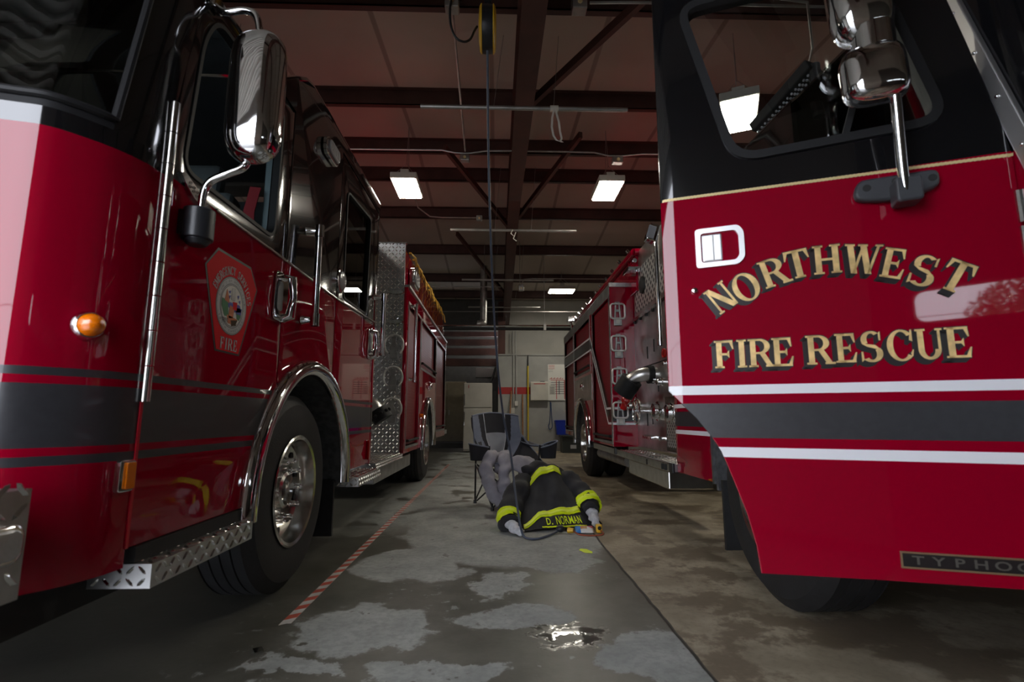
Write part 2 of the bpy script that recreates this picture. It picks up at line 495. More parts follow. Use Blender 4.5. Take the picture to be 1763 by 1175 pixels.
def lugs(b, O, U, V, N, w, h, p=0.045, hgt=0.005, mi=1):
    O = Vector(O); U = Vector(U).normalized(); V = Vector(V).normalized(); N = Vector(N).normalized()
    for i in range(int(w / p)):
        for j in range(int(h / p)):
            c = O + U * ((i + .5) * p + (w % p) / 2) + V * ((j + .5) * p + (h % p) / 2)
            s = 1 if (i + j) % 2 else -1
            d = (U + V * s).normalized(); e = d.cross(N)
            L, W = p * 0.50, p * 0.15
            q = [c + d * L, c + d * L * .5 + e * W, c - d * L * .5 + e * W, c - d * L, c - d * L * .5 - e * W, c + d * L * .5 - e * W]
            top = [c + d * L * .6 + N * hgt, c - d * L * .6 + N * hgt]
            b.add(q + top, [(0, 1, 6), (1, 2, 7, 6), (2, 3, 7), (3, 4, 7), (4, 5, 6, 7), (5, 0, 6)], mi)

def text_mesh(s, size=1.0, extrude=0.0, bold=False):
    cu = bpy.data.curves.new('tmp', 'FONT'); cu.body = s; cu.size = size; cu.extrude = extrude
    cu.align_x = 'CENTER'; cu.resolution_u = 3
    if bold: cu.offset = bold * size
    ob = bpy.data.objects.new('tmp', cu); COL.objects.link(ob)
    dg = bpy.context.evaluated_depsgraph_get()
    me = bpy.data.meshes.new_from_object(ob.evaluated_get(dg))
    bpy.data.objects.remove(ob); bpy.data.curves.remove(cu)
    vs = [tuple(v.co) for v in me.vertices]; fs = [list(p.vertices) for p in me.polygons]
    bpy.data.meshes.remove(me)
    return vs, fs

# serif lettering built from strokes; every glyph is (width, polygons) with height 1
def R_(x0, y0, x1, y1): return [(x0, y0), (x1, y0), (x1, y1), (x0, y1)]
def arcs(cx, cy, rx, ry, tx, ty, a0, a1, n=14):
    out = []
    for k in range(n):
        q = []
        for a, inn in ((a0 + (a1 - a0) * k / n, 0), (a0 + (a1 - a0) * (k + 1) / n, 0), (a0 + (a1 - a0) * (k + 1) / n, 1), (a0 + (a1 - a0) * k / n, 1)):
            a = math.radians(a)
            q.append((cx + (rx - inn * tx) * math.cos(a), cy + (ry - inn * ty) * math.sin(a)))
        out.append(q)
    return out
T_, TH, SF = 0.20, 0.09, 0.065
def stem(x, w=T_, y0=0.0, y1=1.0, ser=0.07, top=True, bot=True):
    o = [R_(x, y0, x + w, y1)]
    if bot: o += [R_(x - ser, y0, x + w + ser, y0 + SF)]
    if top: o += [R_(x - ser, y1 - SF, x + w + ser, y1)]
    return o
def para(x0, y0, x1, y1, w): return [(x0, y0), (x0 + w, y0), (x1 + w, y1), (x1, y1)]
def eff(bot):
    o = stem(0.08)
    o += [R_(0.2, 0.92, 0.68, 1.0), [(0.56, 0.92), (0.68, 0.92), (0.70, 0.68), (0.66, 0.68)]]
    o += [R_(0.2, 0.46, 0.52, 0.54), [(0.46, 0.46), (0.54, 0.36), (0.54, 0.64), (0.46, 0.54)]]
    if bot: o += [R_(0.2, 0.0, 0.70, 0.08), [(0.58, 0.08), (0.70, 0.08), (0.75, 0.34), (0.70, 0.34)]]
    return o
GL = {
    'I': (0.42, stem(0.11)),
    'T': (0.84, stem(0.32, top=False) + [R_(0.04, 0.92, 0.80, 1.0), [(0.04, 0.92), (0.16, 0.92), (0.06, 0.66), (0.02, 0.66)], [(0.68, 0.92), (0.80, 0.92), (0.82, 0.66), (0.78, 0.66)]]),
    'H': (0.92, stem(0.08) + stem(0.64) + [R_(0.2, 0.46, 0.7, 0.54)]),
    'N': (0.94, stem(0.08, TH) + stem(0.76, TH, bot=False) + [para(0.62, 0.0, 0.04, 1.0, 0.23)]),
    'E': (0.80, eff(True)), 'F': (0.74, eff(False)),
    'O': (0.96, arcs(0.48, 0.5, 0.46, 0.52, 0.20, 0.07, 0, 360, 26)),
    'C': (0.88, arcs(0.48, 0.5, 0.46, 0.52, 0.20, 0.07, 42, 318, 22) + [[(0.74, 0.66), (0.84, 0.62), (0.84, 1.0), (0.79, 1.0)], [(0.76, 0.22), (0.82, 0.13), (0.86, 0.34), (0.83, 0.36)]]),
    'G': (0.96, arcs(0.48, 0.5, 0.46, 0.52, 0.20, 0.07, 42, 318, 22) + [[(0.74, 0.66), (0.84, 0.62), (0.84, 1.0), (0.79, 1.0)], R_(0.66, 0.05, 0.86, 0.45), R_(0.56, 0.40, 0.94, 0.46)]),
    'R': (0.94, stem(0.08) + arcs(0.42, 0.73, 0.38, 0.27, 0.20, 0.07, -90, 90, 14) + [R_(0.2, 0.93, 0.43, 1.0), R_(0.2, 0.46, 0.43, 0.53), [(0.40, 0.50), (0.60, 0.50), (0.86, 0.06), (0.66, 0.06)], R_(0.62, 0.0, 0.96, 0.07)]),
    'S': (0.76, arcs(0.38, 0.74, 0.33, 0.28, 0.19, 0.08, 45, 215, 12) + arcs(0.38, 0.26, 0.35, 0.28, 0.20, 0.08, -140, 40, 12) + [[(0.06, 0.62), (0.24, 0.50), (0.72, 0.36), (0.50, 0.55)], [(0.62, 0.70), (0.68, 0.70), (0.68, 1.0), (0.62, 0.95)], [(0.04, 0.34), (0.10, 0.34), (0.12, 0.06), (0.04, 0.0)]]),
    'U': (0.94, stem(0.08, y0=0.3, bot=False) + stem(0.74, TH, y0=0.3, bot=False) + arcs(0.455, 0.32, 0.375, 0.34, 0.20, 0.09, 180, 360, 16)),
    'W': (1.28, [para(0.26, 0.0, 0.06, 1.0, 0.21), para(0.30, 0.0, 0.58, 1.0, 0.09), para(0.72, 0.0, 0.50, 1.0, 0.21), para(0.78, 0.0, 1.08, 1.0, 0.09), R_(0.0, 0.935, 0.33, 1.0), R_(0.44, 0.935, 0.76, 1.0), R_(1.0, 0.935, 1.26, 1.0)]),
    'M': (1.1, stem(0.08, TH) + stem(0.82) + [para(0.44, 0.0, 0.06, 1.0, 0.2), para(0.46, 0.0, 0.78, 1.0, 0.1)]),
    'V': (0.92, [para(0.36, 0.0, 0.06, 1.0, 0.22), para(0.44, 0.0, 0.74, 1.0, 0.09), R_(0.0, 0.935, 0.35, 1.0), R_(0.66, 0.935, 0.92, 1.0)]),
    'Y': (0.9, stem(0.35, y1=0.5, top=False) + [para(0.36, 0.45, 0.06, 1.0, 0.21), para(0.46, 0.45, 0.74, 1.0, 0.09), R_(0.0, 0.935, 0.34, 1.0), R_(0.62, 0.935, 0.9, 1.0)]),
}
def glyph(b, ch, cu_, cz, rot, h, w, fn, off, th=0.0008, mi=0, du=0, dz=0):
    """centre (cu_, cz), rotation in degrees, height h, width w"""
    gw, polys = GL[ch]
    c, s = math.cos(math.radians(rot)), math.sin(math.radians(rot))
    for pl in polys:
        q = []
        for x, y in pl:
            x = (x / gw - 0.5) * w; y = (y - 0.5) * h
            q.append((cu_ + x * c - y * s + du, cz + x * s + y * c + dz))
        b.prism(q, off, off - th, fn, mi)
# ---------------------------------------------------------------- the setting
XW0, XW1, YF, YB, YB2 = -6.2, 6.2, -1.3, 15.2, 18.6
RID = 8.0
def cz(y): return 5.30 - 0.083 * abs(y - RID)
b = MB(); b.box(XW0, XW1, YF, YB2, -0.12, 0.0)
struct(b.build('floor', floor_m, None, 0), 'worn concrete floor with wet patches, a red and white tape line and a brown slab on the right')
b = MB()
for y0, y1 in ((YF, RID), (RID, YB2)):
    b.add([(XW0, y0, cz(y0)), (XW1, y0, cz(y0)), (XW1, y1, cz(y1)), (XW0, y1, cz(y1)),
           (XW0, y0, cz(y0) + .1), (XW1, y0, cz(y0) + .1), (XW1, y1, cz(y1) + .1), (XW0, y1, cz(y1) + .1)],
          [(0, 1, 2, 3), (4, 7, 6, 5), (0, 4, 5, 1), (1, 5, 6, 2), (2, 6, 7, 3), (3, 7, 4, 0)])
struct(b.build('ceiling', ceil_m, None, 0), 'beige insulation sheets above the dark red roof beams')
def wall(name, x0, x1, y0, y1, z0, z1, m, label=None):
    w = MB(); w.box(x0, x1, y0, y1, z0, z1)
    return struct(w.build(name, m, None, 0), label)
wall('wall_left', XW0 - .15, XW0, YF - .2, YB2, 0, 5.45, walltop)
wall('wall_right', XW1, XW1 + .15, YF - .2, YB2, 0, 5.45, walltop)
# front wall behind the viewer, two vehicle doorways
def mpf(a, b_, c): return (a, YF - c, b_)
plate('wall_front', [(XW0, 0), (XW1, 0), (XW1, 4.62), (XW0, 4.62)], [[(-4.9, 0.002), (-1.05, 0.002), (-1.05, 3.55), (-4.9, 3.55)], [(0.72, 0.002), (5.0, 0.002), (5.0, 3.55), (0.72, 3.55)]], 0.2, mpf, walltop, None, smooth=0)['kind'] = 'structure'
# left doorway: sectional door rolled up under the ceiling
d1 = MB()
for k in range(7):
    y = YF + 0.35 + k * 0.56; z = 3.72 + 0.012 * k
    d1.box(-4.9, -0.8, y, y + 0.54, z, z + 0.045, 0)
    for q in range(4): d1.box(-4.9, -0.8, y + 0.06 + q * .13, y + 0.10 + q * .13, z - 0.04, z, 0)
o = struct(d1.build('door_1', doorm, None, 0), 'open overhead door lying under the ceiling above the left engine')
# right doorway: closed sectional door with rounded windows
wins = [[(x + p[0], p[1]) for p in rpoly(0, 1.45, 1.67, 1.91, 0.07)] for x in (0.99, 2.75)]
o = struct(plate('door_2', [(0.72, 0.0), (5.0, 0.0), (5.0, 3.55), (0.72, 3.55)], wins, 0.05, lambda a, b_, c: (a, YF - 0.08 - c, b_), darkwall, None, cuts=[('b', z) for z in (.6, 1.2, 1.5, 2.1, 2.7)], smooth=0), 'closed overhead door with rounded panes')
for w in wins:
    g = plate('pane', off_poly(w, 0.004), [], 0.006, lambda a, b_, c: (a, YF - 0.1 - c, b_), pane, o, smooth=0)
b = MB(); b.box(-60, 60, -80, YF - 0.21, -0.14, -0.02)
struct(b.build('ground', apron, None, 0))
# what the glossy red door mirrors from outside: a tree and overhead wires
t = thing('tree', 'leafy tree outdoors, seen only mirrored in the red door right of the lettering', 'tree', (1.55, -15, 0))
b = MB(); b.tube([(1.55, -15, -.02), (1.6, -15, 1.4), (1.8, -15.1, 2.8)], [.18, .14, .07], 10); b.build('trunk', barkm, t)
rn = random.Random(5); b = MB()
for k in range(5200):
    a = rn.uniform(0, 2 * PI); e = math.asin(rn.uniform(-1, 1)); r = 1.7 * rn.random() ** .4
    c = Vector((2.15 + 1.0 * r * math.cos(a) * math.cos(e), -15 + r * math.sin(a) * math.cos(e), 3.25 + .85 * r * math.sin(e)))
    u = Vector((rn.uniform(-1, 1), rn.uniform(-1, 1), rn.uniform(-1, 1))).normalized(); w = u.orthogonal().normalized()
    b.add([c - u * .09, c + w * .045, c + u * .09, c - w * .045], [(0, 1, 2, 3)])
o = b.build('foliage', leafm, t, 0); o['kind'] = 'stuff'
z = 4.1
b = MB(); b.tube([(-20, -17, z + .5), (-8, -17, z + .1), (2, -17, z), (12, -17, z + .1), (24, -17, z + .5)], .014, 5)
o = tag(b.build('overhead_wire', cordm), 'thin overhead wire outdoors, mirrored in the red door beside the tree', 'wire')
for x in (-20, 24):
    b = MB(); b.cyl((x, -17, -.02), (x, -17, z + .6), .1, 8); b.build('pole', barkm, o)
# far walls
wall('wall_back', 0.044, XW1, YB, YB + .15, 0, 2.80, wallm, 'grey back wall with a red band')
b = MB(); b.box(0.044, XW1, YB - 0.004, YB - 0.0005, 1.645, 1.85)
struct(b.build('trim_1', redband, None, 0), 'red painted band along the grey back wall')
wall('wall_recess', 0.044, 0.194, YB + .15, YB2, 0, 2.80, wallm)
wall('wall_upper', 0.25, XW1, YB + .6, YB + .75, 2.8, 4.72, walltop)
wall('dark_screen', XW0, 0.25, 15.8, 15.95, 3.78, 4.75, darkwall)  # dark sheet added to hide the brightly lit roof over the recess
b = MB(); b.box(0.044, XW1, YB, YB + .62, 2.78, 2.84)
struct(b.build('trim_2', wallm, None, 0), 'ledge on top of the grey back wall')
wall('wall_far', XW0, 0.1, YB2, YB2 + .15, 0, 4.52, darkwall)
b = MB(); b.box(XW0, 0.03, 16.6, YB2, 0.0, 0.16)
struct(b.build('floor_recess', asphalt, None, 0), 'raised slab in the recess at the back left')

# roof steel: one rafter along the middle, purlins across
n = 1
def steelwork(name, mb, m, label):
    return struct(mb.build(name, m, None, 0), label)
b = MB()
for y0, y1 in ((YF, RID), (RID, 16.2)):
    for zc0, zc1, hw in ((-0.82, -0.805, 0.10), (-0.805, -0.22, 0.008), (-0.22, -0.205, 0.10)):
        vs = []
        for y in (y0, y1):
            for x, z in ((0.28 - hw, zc0), (0.28 + hw, zc0), (0.28 + hw, zc1), (0.28 - hw, zc1)): vs.append((x, y, cz(y) + z))
        b.add(vs, [(0, 1, 2, 3), (7, 6, 5, 4), (0, 4, 5, 1), (1, 5, 6, 2), (2, 6, 7, 3), (3, 7, 4, 0)])
steelwork('trim_3', b, beam_m, 'dark red steel rafter running down the middle of the roof')
for i, y in enumerate((-0.3, 1.2, 2.75, 4.33, 6.1, 7.5, 8.46, 9.87, 11.7, 13.6, 15.0)):
    b = MB(); z = cz(y)
    b.box(XW0, XW1, y - .006, y + .006, z - .205, z)
    b.box(XW0, XW1, y - .006, y + .07, z - .205, z - .195); b.box(XW0, XW1, y - .07, y + .006, z - .01, z)
    for x in [k * 0.75 - 5.6 for k in range(16)]:
        for dz in (-.06, -.15): b.cyl((x, y - .006, z + dz), (x, y - .014, z + dz), .009, 6)
    steelwork('trim_%d' % (4 + i), b, purl_m, 'dark red steel roof purlin, number %d counted from the front' % (i + 1))
for i, (p, q) in enumerate((((1.25, 3.9), (0.36, 5.3)), ((1.12, 6.4), (0.36, 9.0)), ((-0.76, 6.85), (0.2, 9.3)), ((-0.83, 10.1), (0.2, 13.3)))):
    b = MB(); b.bar((*p, cz(p[1]) - 0.43), (*q, cz(q[1]) - 0.63), 0.05, 0.09)
    steelwork('trim_%d' % (15 + i), b, beam_m, 'slanting steel brace between rafter and purlin')
# darker framing over the recess
for i, (z0, z1) in enumerate(((2.62, 2.86), (2.98, 3.2), (3.3, 3.5), (3.6, 3.75))):
    b = MB(); b.box(XW0, 0.02, 16.6, 16.75, z0, z1)
    steelwork('trim_%d' % (19 + i), b, beam_m, 'dark red beam above the recess at the back')
b = MB(); b.box(0.03, 0.25, 15.22, 15.5, 2.8, 4.45)
steelwork('trim_23', b, beam_m, 'dark red steel column above the back wall')
b = MB(); b.box(-1.6, 2.4, 11.9, 12.0, 3.01, 3.07)
o = b.build('heater_tube', under, None, 0)
b = MB(); b.tube([(-2.2, 11.93, 3.10), (3.2, 11.93, 3.12)], .022, 10)
b.build('pipe', chrome, o); tag(o, 'long horizontal rail with a shiny pipe on top, hung across the far bay', 'rail')
b = MB(); b.cyl((1.13, 11.93, 3.1), (1.12, 11.9, cz(11.9)), .006, 6); b.box(1.1, 1.16, 11.86, 11.99, 3.0, 3.14)
b.build('hanger', zinc, o)

def smoothp(p, n=5):
    p = [Vector(q) for q in p]; out = []
    for i in range(len(p) - 1):
        a, b_, c_, d = p[max(i - 1, 0)], p[i], p[i + 1], p[min(i + 2, len(p) - 1)]
        for k in range(n):
            u = k / n
            out.append(0.5 * ((2 * b_) + (c_ - a) * u + (2 * a - 5 * b_ + 4 * c_ - d) * u * u + (3 * b_ - a - 3 * c_ + d) * u ** 3))
    return out + [p[-1]]
# lights
def high_bay(x, y, z, rot, label, w=.34, l=.64, group='LED high bay lights'):
    t = thing('high_bay_light', label, 'ceiling light', (x, y, z), group)
    R = Matrix.Rotation(rot, 3, 'Z')
    def q(p): return Vector((x, y, z)) + R @ Vector(p)
    b = MB(); b.obox(q((0, 0, .05)), w + .03, l + .03, .09, R)
    b.build('housing', gwhite, t, 0, .01)
    b = MB()
    for k in range(4): b.obox(q(((k - 1.5) * w / 4, 0, -.002)), w / 4 - .012, l - .02, .016, R)
    b.build('diffuser', ledm, t, 0)
    b = MB(); b.obox(q((0, -l * .3, .14)), .12, .1, .09, R); b.build('driver_box', gwhite, t, 0, .005)
    b = MB(); top = cz(y)
    for sx in (-1, 1):
        for sy in (-1, 1): b.tube([q((sx * w * .4, sy * l * .4, .09)), q((0, sy * .1, .34)), (x, y, top)], .0035, 5)
    b.build('hanging_chain', zinc, t)
    return t
high_bay(-1.32, 7.1, 4.26, 0.0, 'lit white panel light hanging left of the central rafter')
high_bay(1.62, 7.1, 4.26, 0.0, 'lit white panel light hanging right of the central rafter')
high_bay(2.52, 4.88, 4.08, -0.42, 'lit panel light seen through the window of the open red door')
high_bay(1.72, 13.3, 4.30, 0.0, 'small lit panel light far back above the right engine', .66, .42)
high_bay(-2.7, 4.9, 4.08, 0.3, 'added lit panel light, out of sight above the roof of the left engine')  # added lamp, hidden behind the left cab, lights its roof

# conduits and boxes
def conduit(pts, label, r=.011, hang=None):
    b = MB(); b.tube(pts, r, 8)
    o = tag(b.build('conduit_pipe', zinc), label, 'conduit', 'metal conduits under the roof')
    if hang:
        x, y, z = hang
        b = MB(); b.cyl((x, y, z), (x, y, cz(y)), .005, 6); b.build('hanger', zinc, o)
    return o
conduit([(-3.2, 6.45, 4.5), (-1.0, 6.43, 4.5), (-.75, 6.42, 4.495), (-.58, 6.42, 4.46), (-.45, 6.42, 4.455), (-.36, 6.42, 4.46), (-.15, 6.42, 4.495), (.2, 6.42, 4.5), (.8, 6.42, 4.5), (1.3, 6.42, 4.495), (1.5, 6.42, 4.45), (1.7, 6.42, 4.45), (1.95, 6.42, 4.48), (3.4, 6.42, 4.49)], 'long shiny conduit dipping to two boxes across the middle of the roof')
conduit([(.75, 3.72, 4.32), (1.0, 3.72, 4.33), (1.35, 3.72, 4.335), (3.4, 3.72, 4.335)], 'short conduit high up right of the rafter beside a grey box')
conduit([(-.37, 3.70, 4.19), (-.385, 4.4, 4.26), (-.41, 5.4, 4.36), (-.43, 6.35, 4.45)], 'conduit running straight back from the grey box by the yellow reel')
conduit([(-1.36, 7.4, 4.55), (-1.32, 8.1, 4.4), (-1.15, 8.33, 4.34), (-.95, 8.35, 4.33), (-.36, 8.35, 4.33)], 'thin bent conduit behind the left panel light ending at a small box')
conduit([(-3.0, 11.5, 3.95), (-.4, 11.5, 3.94), (.1, 11.5, 3.94)], 'conduit across the roof behind the third hanging bar', hang=(-.3, 11.5, 3.94))
conduit([(.55, 11.4, 3.98), (.62, 11.4, 4.1), (.8, 11.4, 4.12), (3.4, 11.4, 4.12)], 'conduit with an elbow beside a grey box far back')
conduit([(-3.0, 13.9, 3.85), (3.2, 13.9, 3.87)], 'farthest conduit crossing the roof above the back wall')
conduit([(2.2, 3.6, 4.30), (2.5, 3.62, 4.28), (2.7, 3.9, 4.1), (2.9, 4.4, 4.0), (3.2, 4.9, 4.15)], 'curved flexible conduit seen through the window of the open red door')
def jbox(x, y, z, sx, sy, sz, label):
    t = thing('junction_box', label, 'junction box', (x, y, z), 'grey electrical boxes under the roof')
    b = MB(); b.box(x - sx / 2, x + sx / 2, y - sy / 2, y + sy / 2, z - sz / 2, z + sz / 2); b.build('box', zinc, t, 0, .008)
    b = MB(); b.cyl((x, y - sy / 2, z - sz * .1), (x, y - sy / 2 - .02, z - sz * .15), sx * .16, 10); b.build('cable_gland', goldtrim, t)
    return t
jbox(-.365, 3.62, 4.19, .11, .1, .12, 'grey electrical box beside the yellow cord reel')
jbox(.66, 3.72, 4.30, .12, .1, .13, 'grey electrical box right of the rafter at the top')
jbox(-.44, 6.45, 4.40, .12, .09, .09, 'grey box in the dip of the long conduit left of the rafter')
jbox(1.62, 6.45, 4.40, .14, .09, .09, 'grey box in the dip of the long conduit right of the rafter')
jbox(-.31, 8.35, 4.32, .1, .08, .09, 'small grey box behind the left panel light')
t = jbox(.55, 11.4, 3.895, .12, .1, .14, 'small grey box far back above the conduit elbow')
b = MB(); b.cyl((.52, 11.42, 3.98), (.52, 11.42, cz(11.42)), .006, 6); b.build('hanger', zinc, t)

# hanging bars
def hang_bar(y, z, x0, x1, label):
    t = thing('hanging_bar', label, 'bar', ((x0 + x1) / 2, y, z), 'thin metal bars hung across the roof')
    b = MB(); b.tube([(x0, y, z), (x1, y + .0, z)], .022, 10); b.build('bar', zinc, t)
    for x in (x0 + .35 * (x1 - x0), x0 + .64 * (x1 - x0)):
        b = MB(); b.tube([(x, y, z), (x + .1, y + .3, cz(y + .3))], .003, 5); b.build('hanging_wire', zinc, t)
hang_bar(4.69, 4.0, -.765, 1.295, 'nearest hanging metal bar with a white strap on it')
hang_bar(8.05, 4.0, -.77, 1.3, 'second hanging metal bar, with a knotted cord at the rafter')
hang_bar(11.0, 3.97, -.78, 1.25, 'third hanging metal bar, half lost in the dark')
hang_bar(13.95, 4.0, -.8, 1.2, 'farthest hanging metal bar above the back wall')
# white strap loop
def ribbon(pts, w, ax):
    b = MB(); ax = Vector(ax)
    rings = []
    for p in pts:
        p = Vector(p)
        rings.append([p - ax * w / 2, p + ax * w / 2, p + ax * w / 2 + Vector((0, .004, 0)), p - ax * w / 2 + Vector((0, .004, 0))])
    b.loft(rings); return b
t = thing('white_strap', 'white cloth strap knotted round the nearest hanging bar', 'strap', (.565, 4.66, 3.98))
ribbon([(.555, 4.64, 3.97), (.535, 4.645, 3.88), (.53, 4.65, 3.78), (.545, 4.65, 3.69), (.575, 4.65, 3.64), (.61, 4.65, 3.63), (.625, 4.65, 3.66), (.61, 4.65, 3.74), (.60, 4.65, 3.84), (.575, 4.645, 3.93), (.57, 4.64, 3.98)], .022, (.9, .1, .1)).build('loop', whitefab, t)
b = MB(); b.cyl((.52, 4.69, 4.0), (.60, 4.69, 4.0), .032, 14); b.build('knot', whitefab, t)
ribbon([(.61, 4.648, 3.635), (.63, 4.648, 3.62)], .03, (.9, .1, .1)).build('frayed_end', whitefab, t)
b = MB(); b.tube([(.25, 8.02, 4.0), (.22, 8.0, 3.93), (.27, 8.0, 3.88), (.30, 8.0, 3.95), (.26, 8.0, 3.84), (.31, 8.0, 3.80)], .008, 6)
tag(b.build('knotted_cord', whitefab), 'short knotted cord hanging from the second metal bar', 'cord')

# cord reel
t = thing('cord_reel', 'black and yellow retractable cord reel hanging below the roof', 'cord reel', (-.085, 3.66, 4.12))
c = Vector((-.085, 3.66, 4.005))
b = MB(); b.lathe([(.001, -.05), (.157, -.05), (.17, -.04), (.175, 0), (.17, .04), (.157, .05), (.001, .05)], c, (1, 0, 0), 30); b.build('drum', bplastic, t)
for s in (-1, 1):
    b = MB(); b.lathe([(.001, .068), (.10, .068), (.157, .062), (.175, .05), (.175, .042), (.001, .042)], c, (s, 0, 0), 30); b.build('side_cover', yell, t)
b = MB(); b.box(c.x - .03, c.x + .03, c.y - .03, c.y + .03, c.z + .155, c.z + .30); b.build('bracket', bplastic, t, 0, .006)
b = MB(); b.tube(smoothp([(-.365, 3.54, 4.15), (-.375, 3.55, 4.08), (-.37, 3.58, 3.97), (-.33, 3.6, 3.88), (-.27, 3.62, 3.86), (-.22, 3.64, 3.90), (-.19, 3.65, 3.98), (-.168, 3.66, 4.03)]), .009, 8); tag(b.build('power_cable', cordm), 'black cable sagging from the grey box to the cord reel', 'cable')
cordpts = [(-.085, 3.66, 3.9), (-.07, 4.0, 3.62), (-.049, 4.6, 3.253), (-.02, 4.62, 2.3), (.003, 4.62, 1.469), (.05, 4.72, 1.05), (.085, 4.78, .845), (.12, 4.78, .68), (.145, 4.70, .5), (.165, 4.5, .30), (.19, 4.3, .12), (.215, 4.23, .03), (.26, 4.2, .012), (.33, 4.2, .012), (.42, 4.30, .012), (.48, 4.39, .014), (.51, 4.43, .02)]
t = thing('extension_cord', 'dark cord hanging from the reel down over the coat to the floor', 'cord', (.3, 4.2, 0))
b = MB(); b.tube(smoothp([(-.085, 3.66, 3.82), (-.075, 4.1, 3.0), (-.04, 4.5, 2.1), (.003, 4.64, 1.469), (.05, 4.72, 1.05), (.085, 4.76, .845), (.12, 4.74, .68)] + cordpts[8:]), .0095, 8)
b.build('cable', bluecord, t)
b = MB(); b.sphere((.535, 4.44, .035), .032, (1.2, .9, .9)); b.build('plug_socket', bplastic, t)
t = thing('yellow_plug', 'yellow plug with a red brown lead on the floor by the coat', 'plug', (.60, 4.44, 0))
b = MB(); b.cyl((.595, 4.42, .028), (.64, 4.40, .028), .024, 12, .018); b.build('plug_body', yell, t)
b = MB(); b.tube(smoothp([(.64, 4.40, .025), (.68, 4.35, .008), (.76, 4.31, .008), (.85, 4.33, .008), (.885, 4.38, .01), (.87, 4.42, .02)]), .0065, 6); b.build('lead', redcord, t)
t = thing('yellow_connector', 'yellow connector on the floor below the right coat sleeve', 'plug', (.86, 4.50, 0))
b = MB(); b.box(.835, .885, 4.425, 4.475, .0, .07); b.build('connector_body', yell, t, 0, .012)
b = MB(); b.cyl((.86, 4.424, .042), (.86, 4.418, .042), .016, 10); b.build('socket', bplastic, t)
# tape line
b = MB(); y = 2.565; k = 0; x0 = -1.005
while y < 10.9:
    l = .062
    b.add([(x0, y, .0015), (x0 + .05, y + .035, .0015), (x0 + .05, y + .035 + l, .0015), (x0, y + l, .0015)], [(0, 1, 2, 3)], k % 2)
    y += l; k += 1
b.box(x0, x0 + .05, 2.59, 10.9, .0002, .0008, 0)
tag(b.build('floor_tape', [tapew, taper], None, 0), 'long strip of red and white striped tape stuck to the floor', 'tape')
b = MB(); b.obox((-.975, 2.3, .005), .035, .05, .006, Matrix.Rotation(.6, 3, 'Z')); tag(b.build('foil_scrap', chrome, None, 0), 'tiny shiny scrap on the floor in front of the tape', 'scrap')
b = MB(); b.poly([(.63, 3.80, .003), (.68, 3.78, .004), (.69, 3.83, .003), (.66, 3.90, .004), (.62, 3.92, .003), (.60, 3.88, .003)])
tag(b.build('lime_reflection', hv, None, 0), 'small lime patch painted as a wet floor reflection in front of the coat', 'scrap')  # lime patch stands in for the coat band mirrored in the wet floor
# snack packet
t = thing('snack_packet', 'small colourful foil packet lying in front of the coat hem', 'packet', (.70, 4.47, 0))
def pk(u, v):
    R = Matrix.Rotation(-.05, 3, 'Z')
    return Vector((.735, 4.44, .012)) + R @ Vector(((u - .5) * .15, (v - .5) * .10, .035 * v + .022 * math.sin(PI * u) * math.sin(PI * v)))
b = MB(); b.grid(pk, 14, 10, 0, lambda u, v: 1 if u < .3 else (2 if .3 < u < .62 and .3 < v < .75 else (3 if v > .55 and u > .6 else 0)))
b.build('packet', [paperm, pm('packet_blue', (.03, .2, .6), .3), pm('packet_brown', (.5, .22, .06), .3), pm('packet_red', (.6, .04, .05), .3)], t, solid=.002)

# ---------------------------------------------------------------- back of the bay
t = thing('refrigerator', 'old off-white refrigerator standing in front of the back recess', 'refrigerator', (-.53, 14.9, 0))
b = MB(); b.box(-.93, -.13, 14.56, 15.16, .03, 1.93); b.build('body', gwhite, t, 0, .015)
b = MB(); b.box(-.925, -.135, 14.51, 14.555, .08, 1.22); f1 = b.build('door', gwhite, t, 0, .012)
b = MB(); b.tube([(-.90, 14.51, 1.12), (-.90, 14.47, 1.1), (-.90, 14.47, .75), (-.90, 14.51, .73)], .012, 8); b.build('door_handle', chrome, f1)
b = MB(); b.box(-.925, -.135, 14.51, 14.555, 1.235, 1.92); f1 = b.build('door', gwhite, t, 0, .012)
b = MB(); b.tube([(-.90, 14.51, 1.62), (-.90, 14.47, 1.6), (-.90, 14.47, 1.3), (-.90, 14.51, 1.28)], .012, 8); b.build('door_handle', chrome, f1)
b = MB(); b.box(-.80, -.78, 14.505, 14.512, 1.78, 1.87); b.build('red_badge', inkred, t, 0)
t = thing('metal_cabinet', 'tall tan two-door metal cabinet in the recess left of the refrigerator', 'cabinet', (-1.7, 18.2, .16))
b = MB(); b.box(-2.35, -1.08, 17.9, 18.4, .16, 2.2); b.build('body', tan, t, 0, .01)
for x0, x1, hx in ((-2.34, -1.72, -1.78), (-1.705, -1.09, -1.64)):
    b = MB(); b.box(x0, x1, 17.875, 17.898, .28, 2.17); d = b.build('door', tan, t, 0, .006)
    b = MB(); b.box(hx - .015, hx + .015, 17.85, 17.874, 1.05, 1.22); b.build('door_handle', zinc, d, 0, .004)
b = MB(); b.box(-.72, .0, 17.2, 17.6, 2.3, 2.62); tag(b.build('wall_cabinet', wallm, None, 0, .01), 'grey cupboard high in the dark recess', 'cupboard')
b = MB(); b.obox((-.15, 15.6, 2.10), .04, .75, .78, Matrix.Rotation(.3, 3, 'Y')); tag(b.build('tilted_panel', under, None, 0, .01), 'thin dark panel tilted beside the end of the grey wall', 'panel')
b = MB(); b.box(-.12, .03, 15.25, 15.95, .0, 1.75); tag(b.build('shelf_stack', under, None, 0, .01), 'dark stacked shelving squeezed right of the refrigerator', 'shelving')
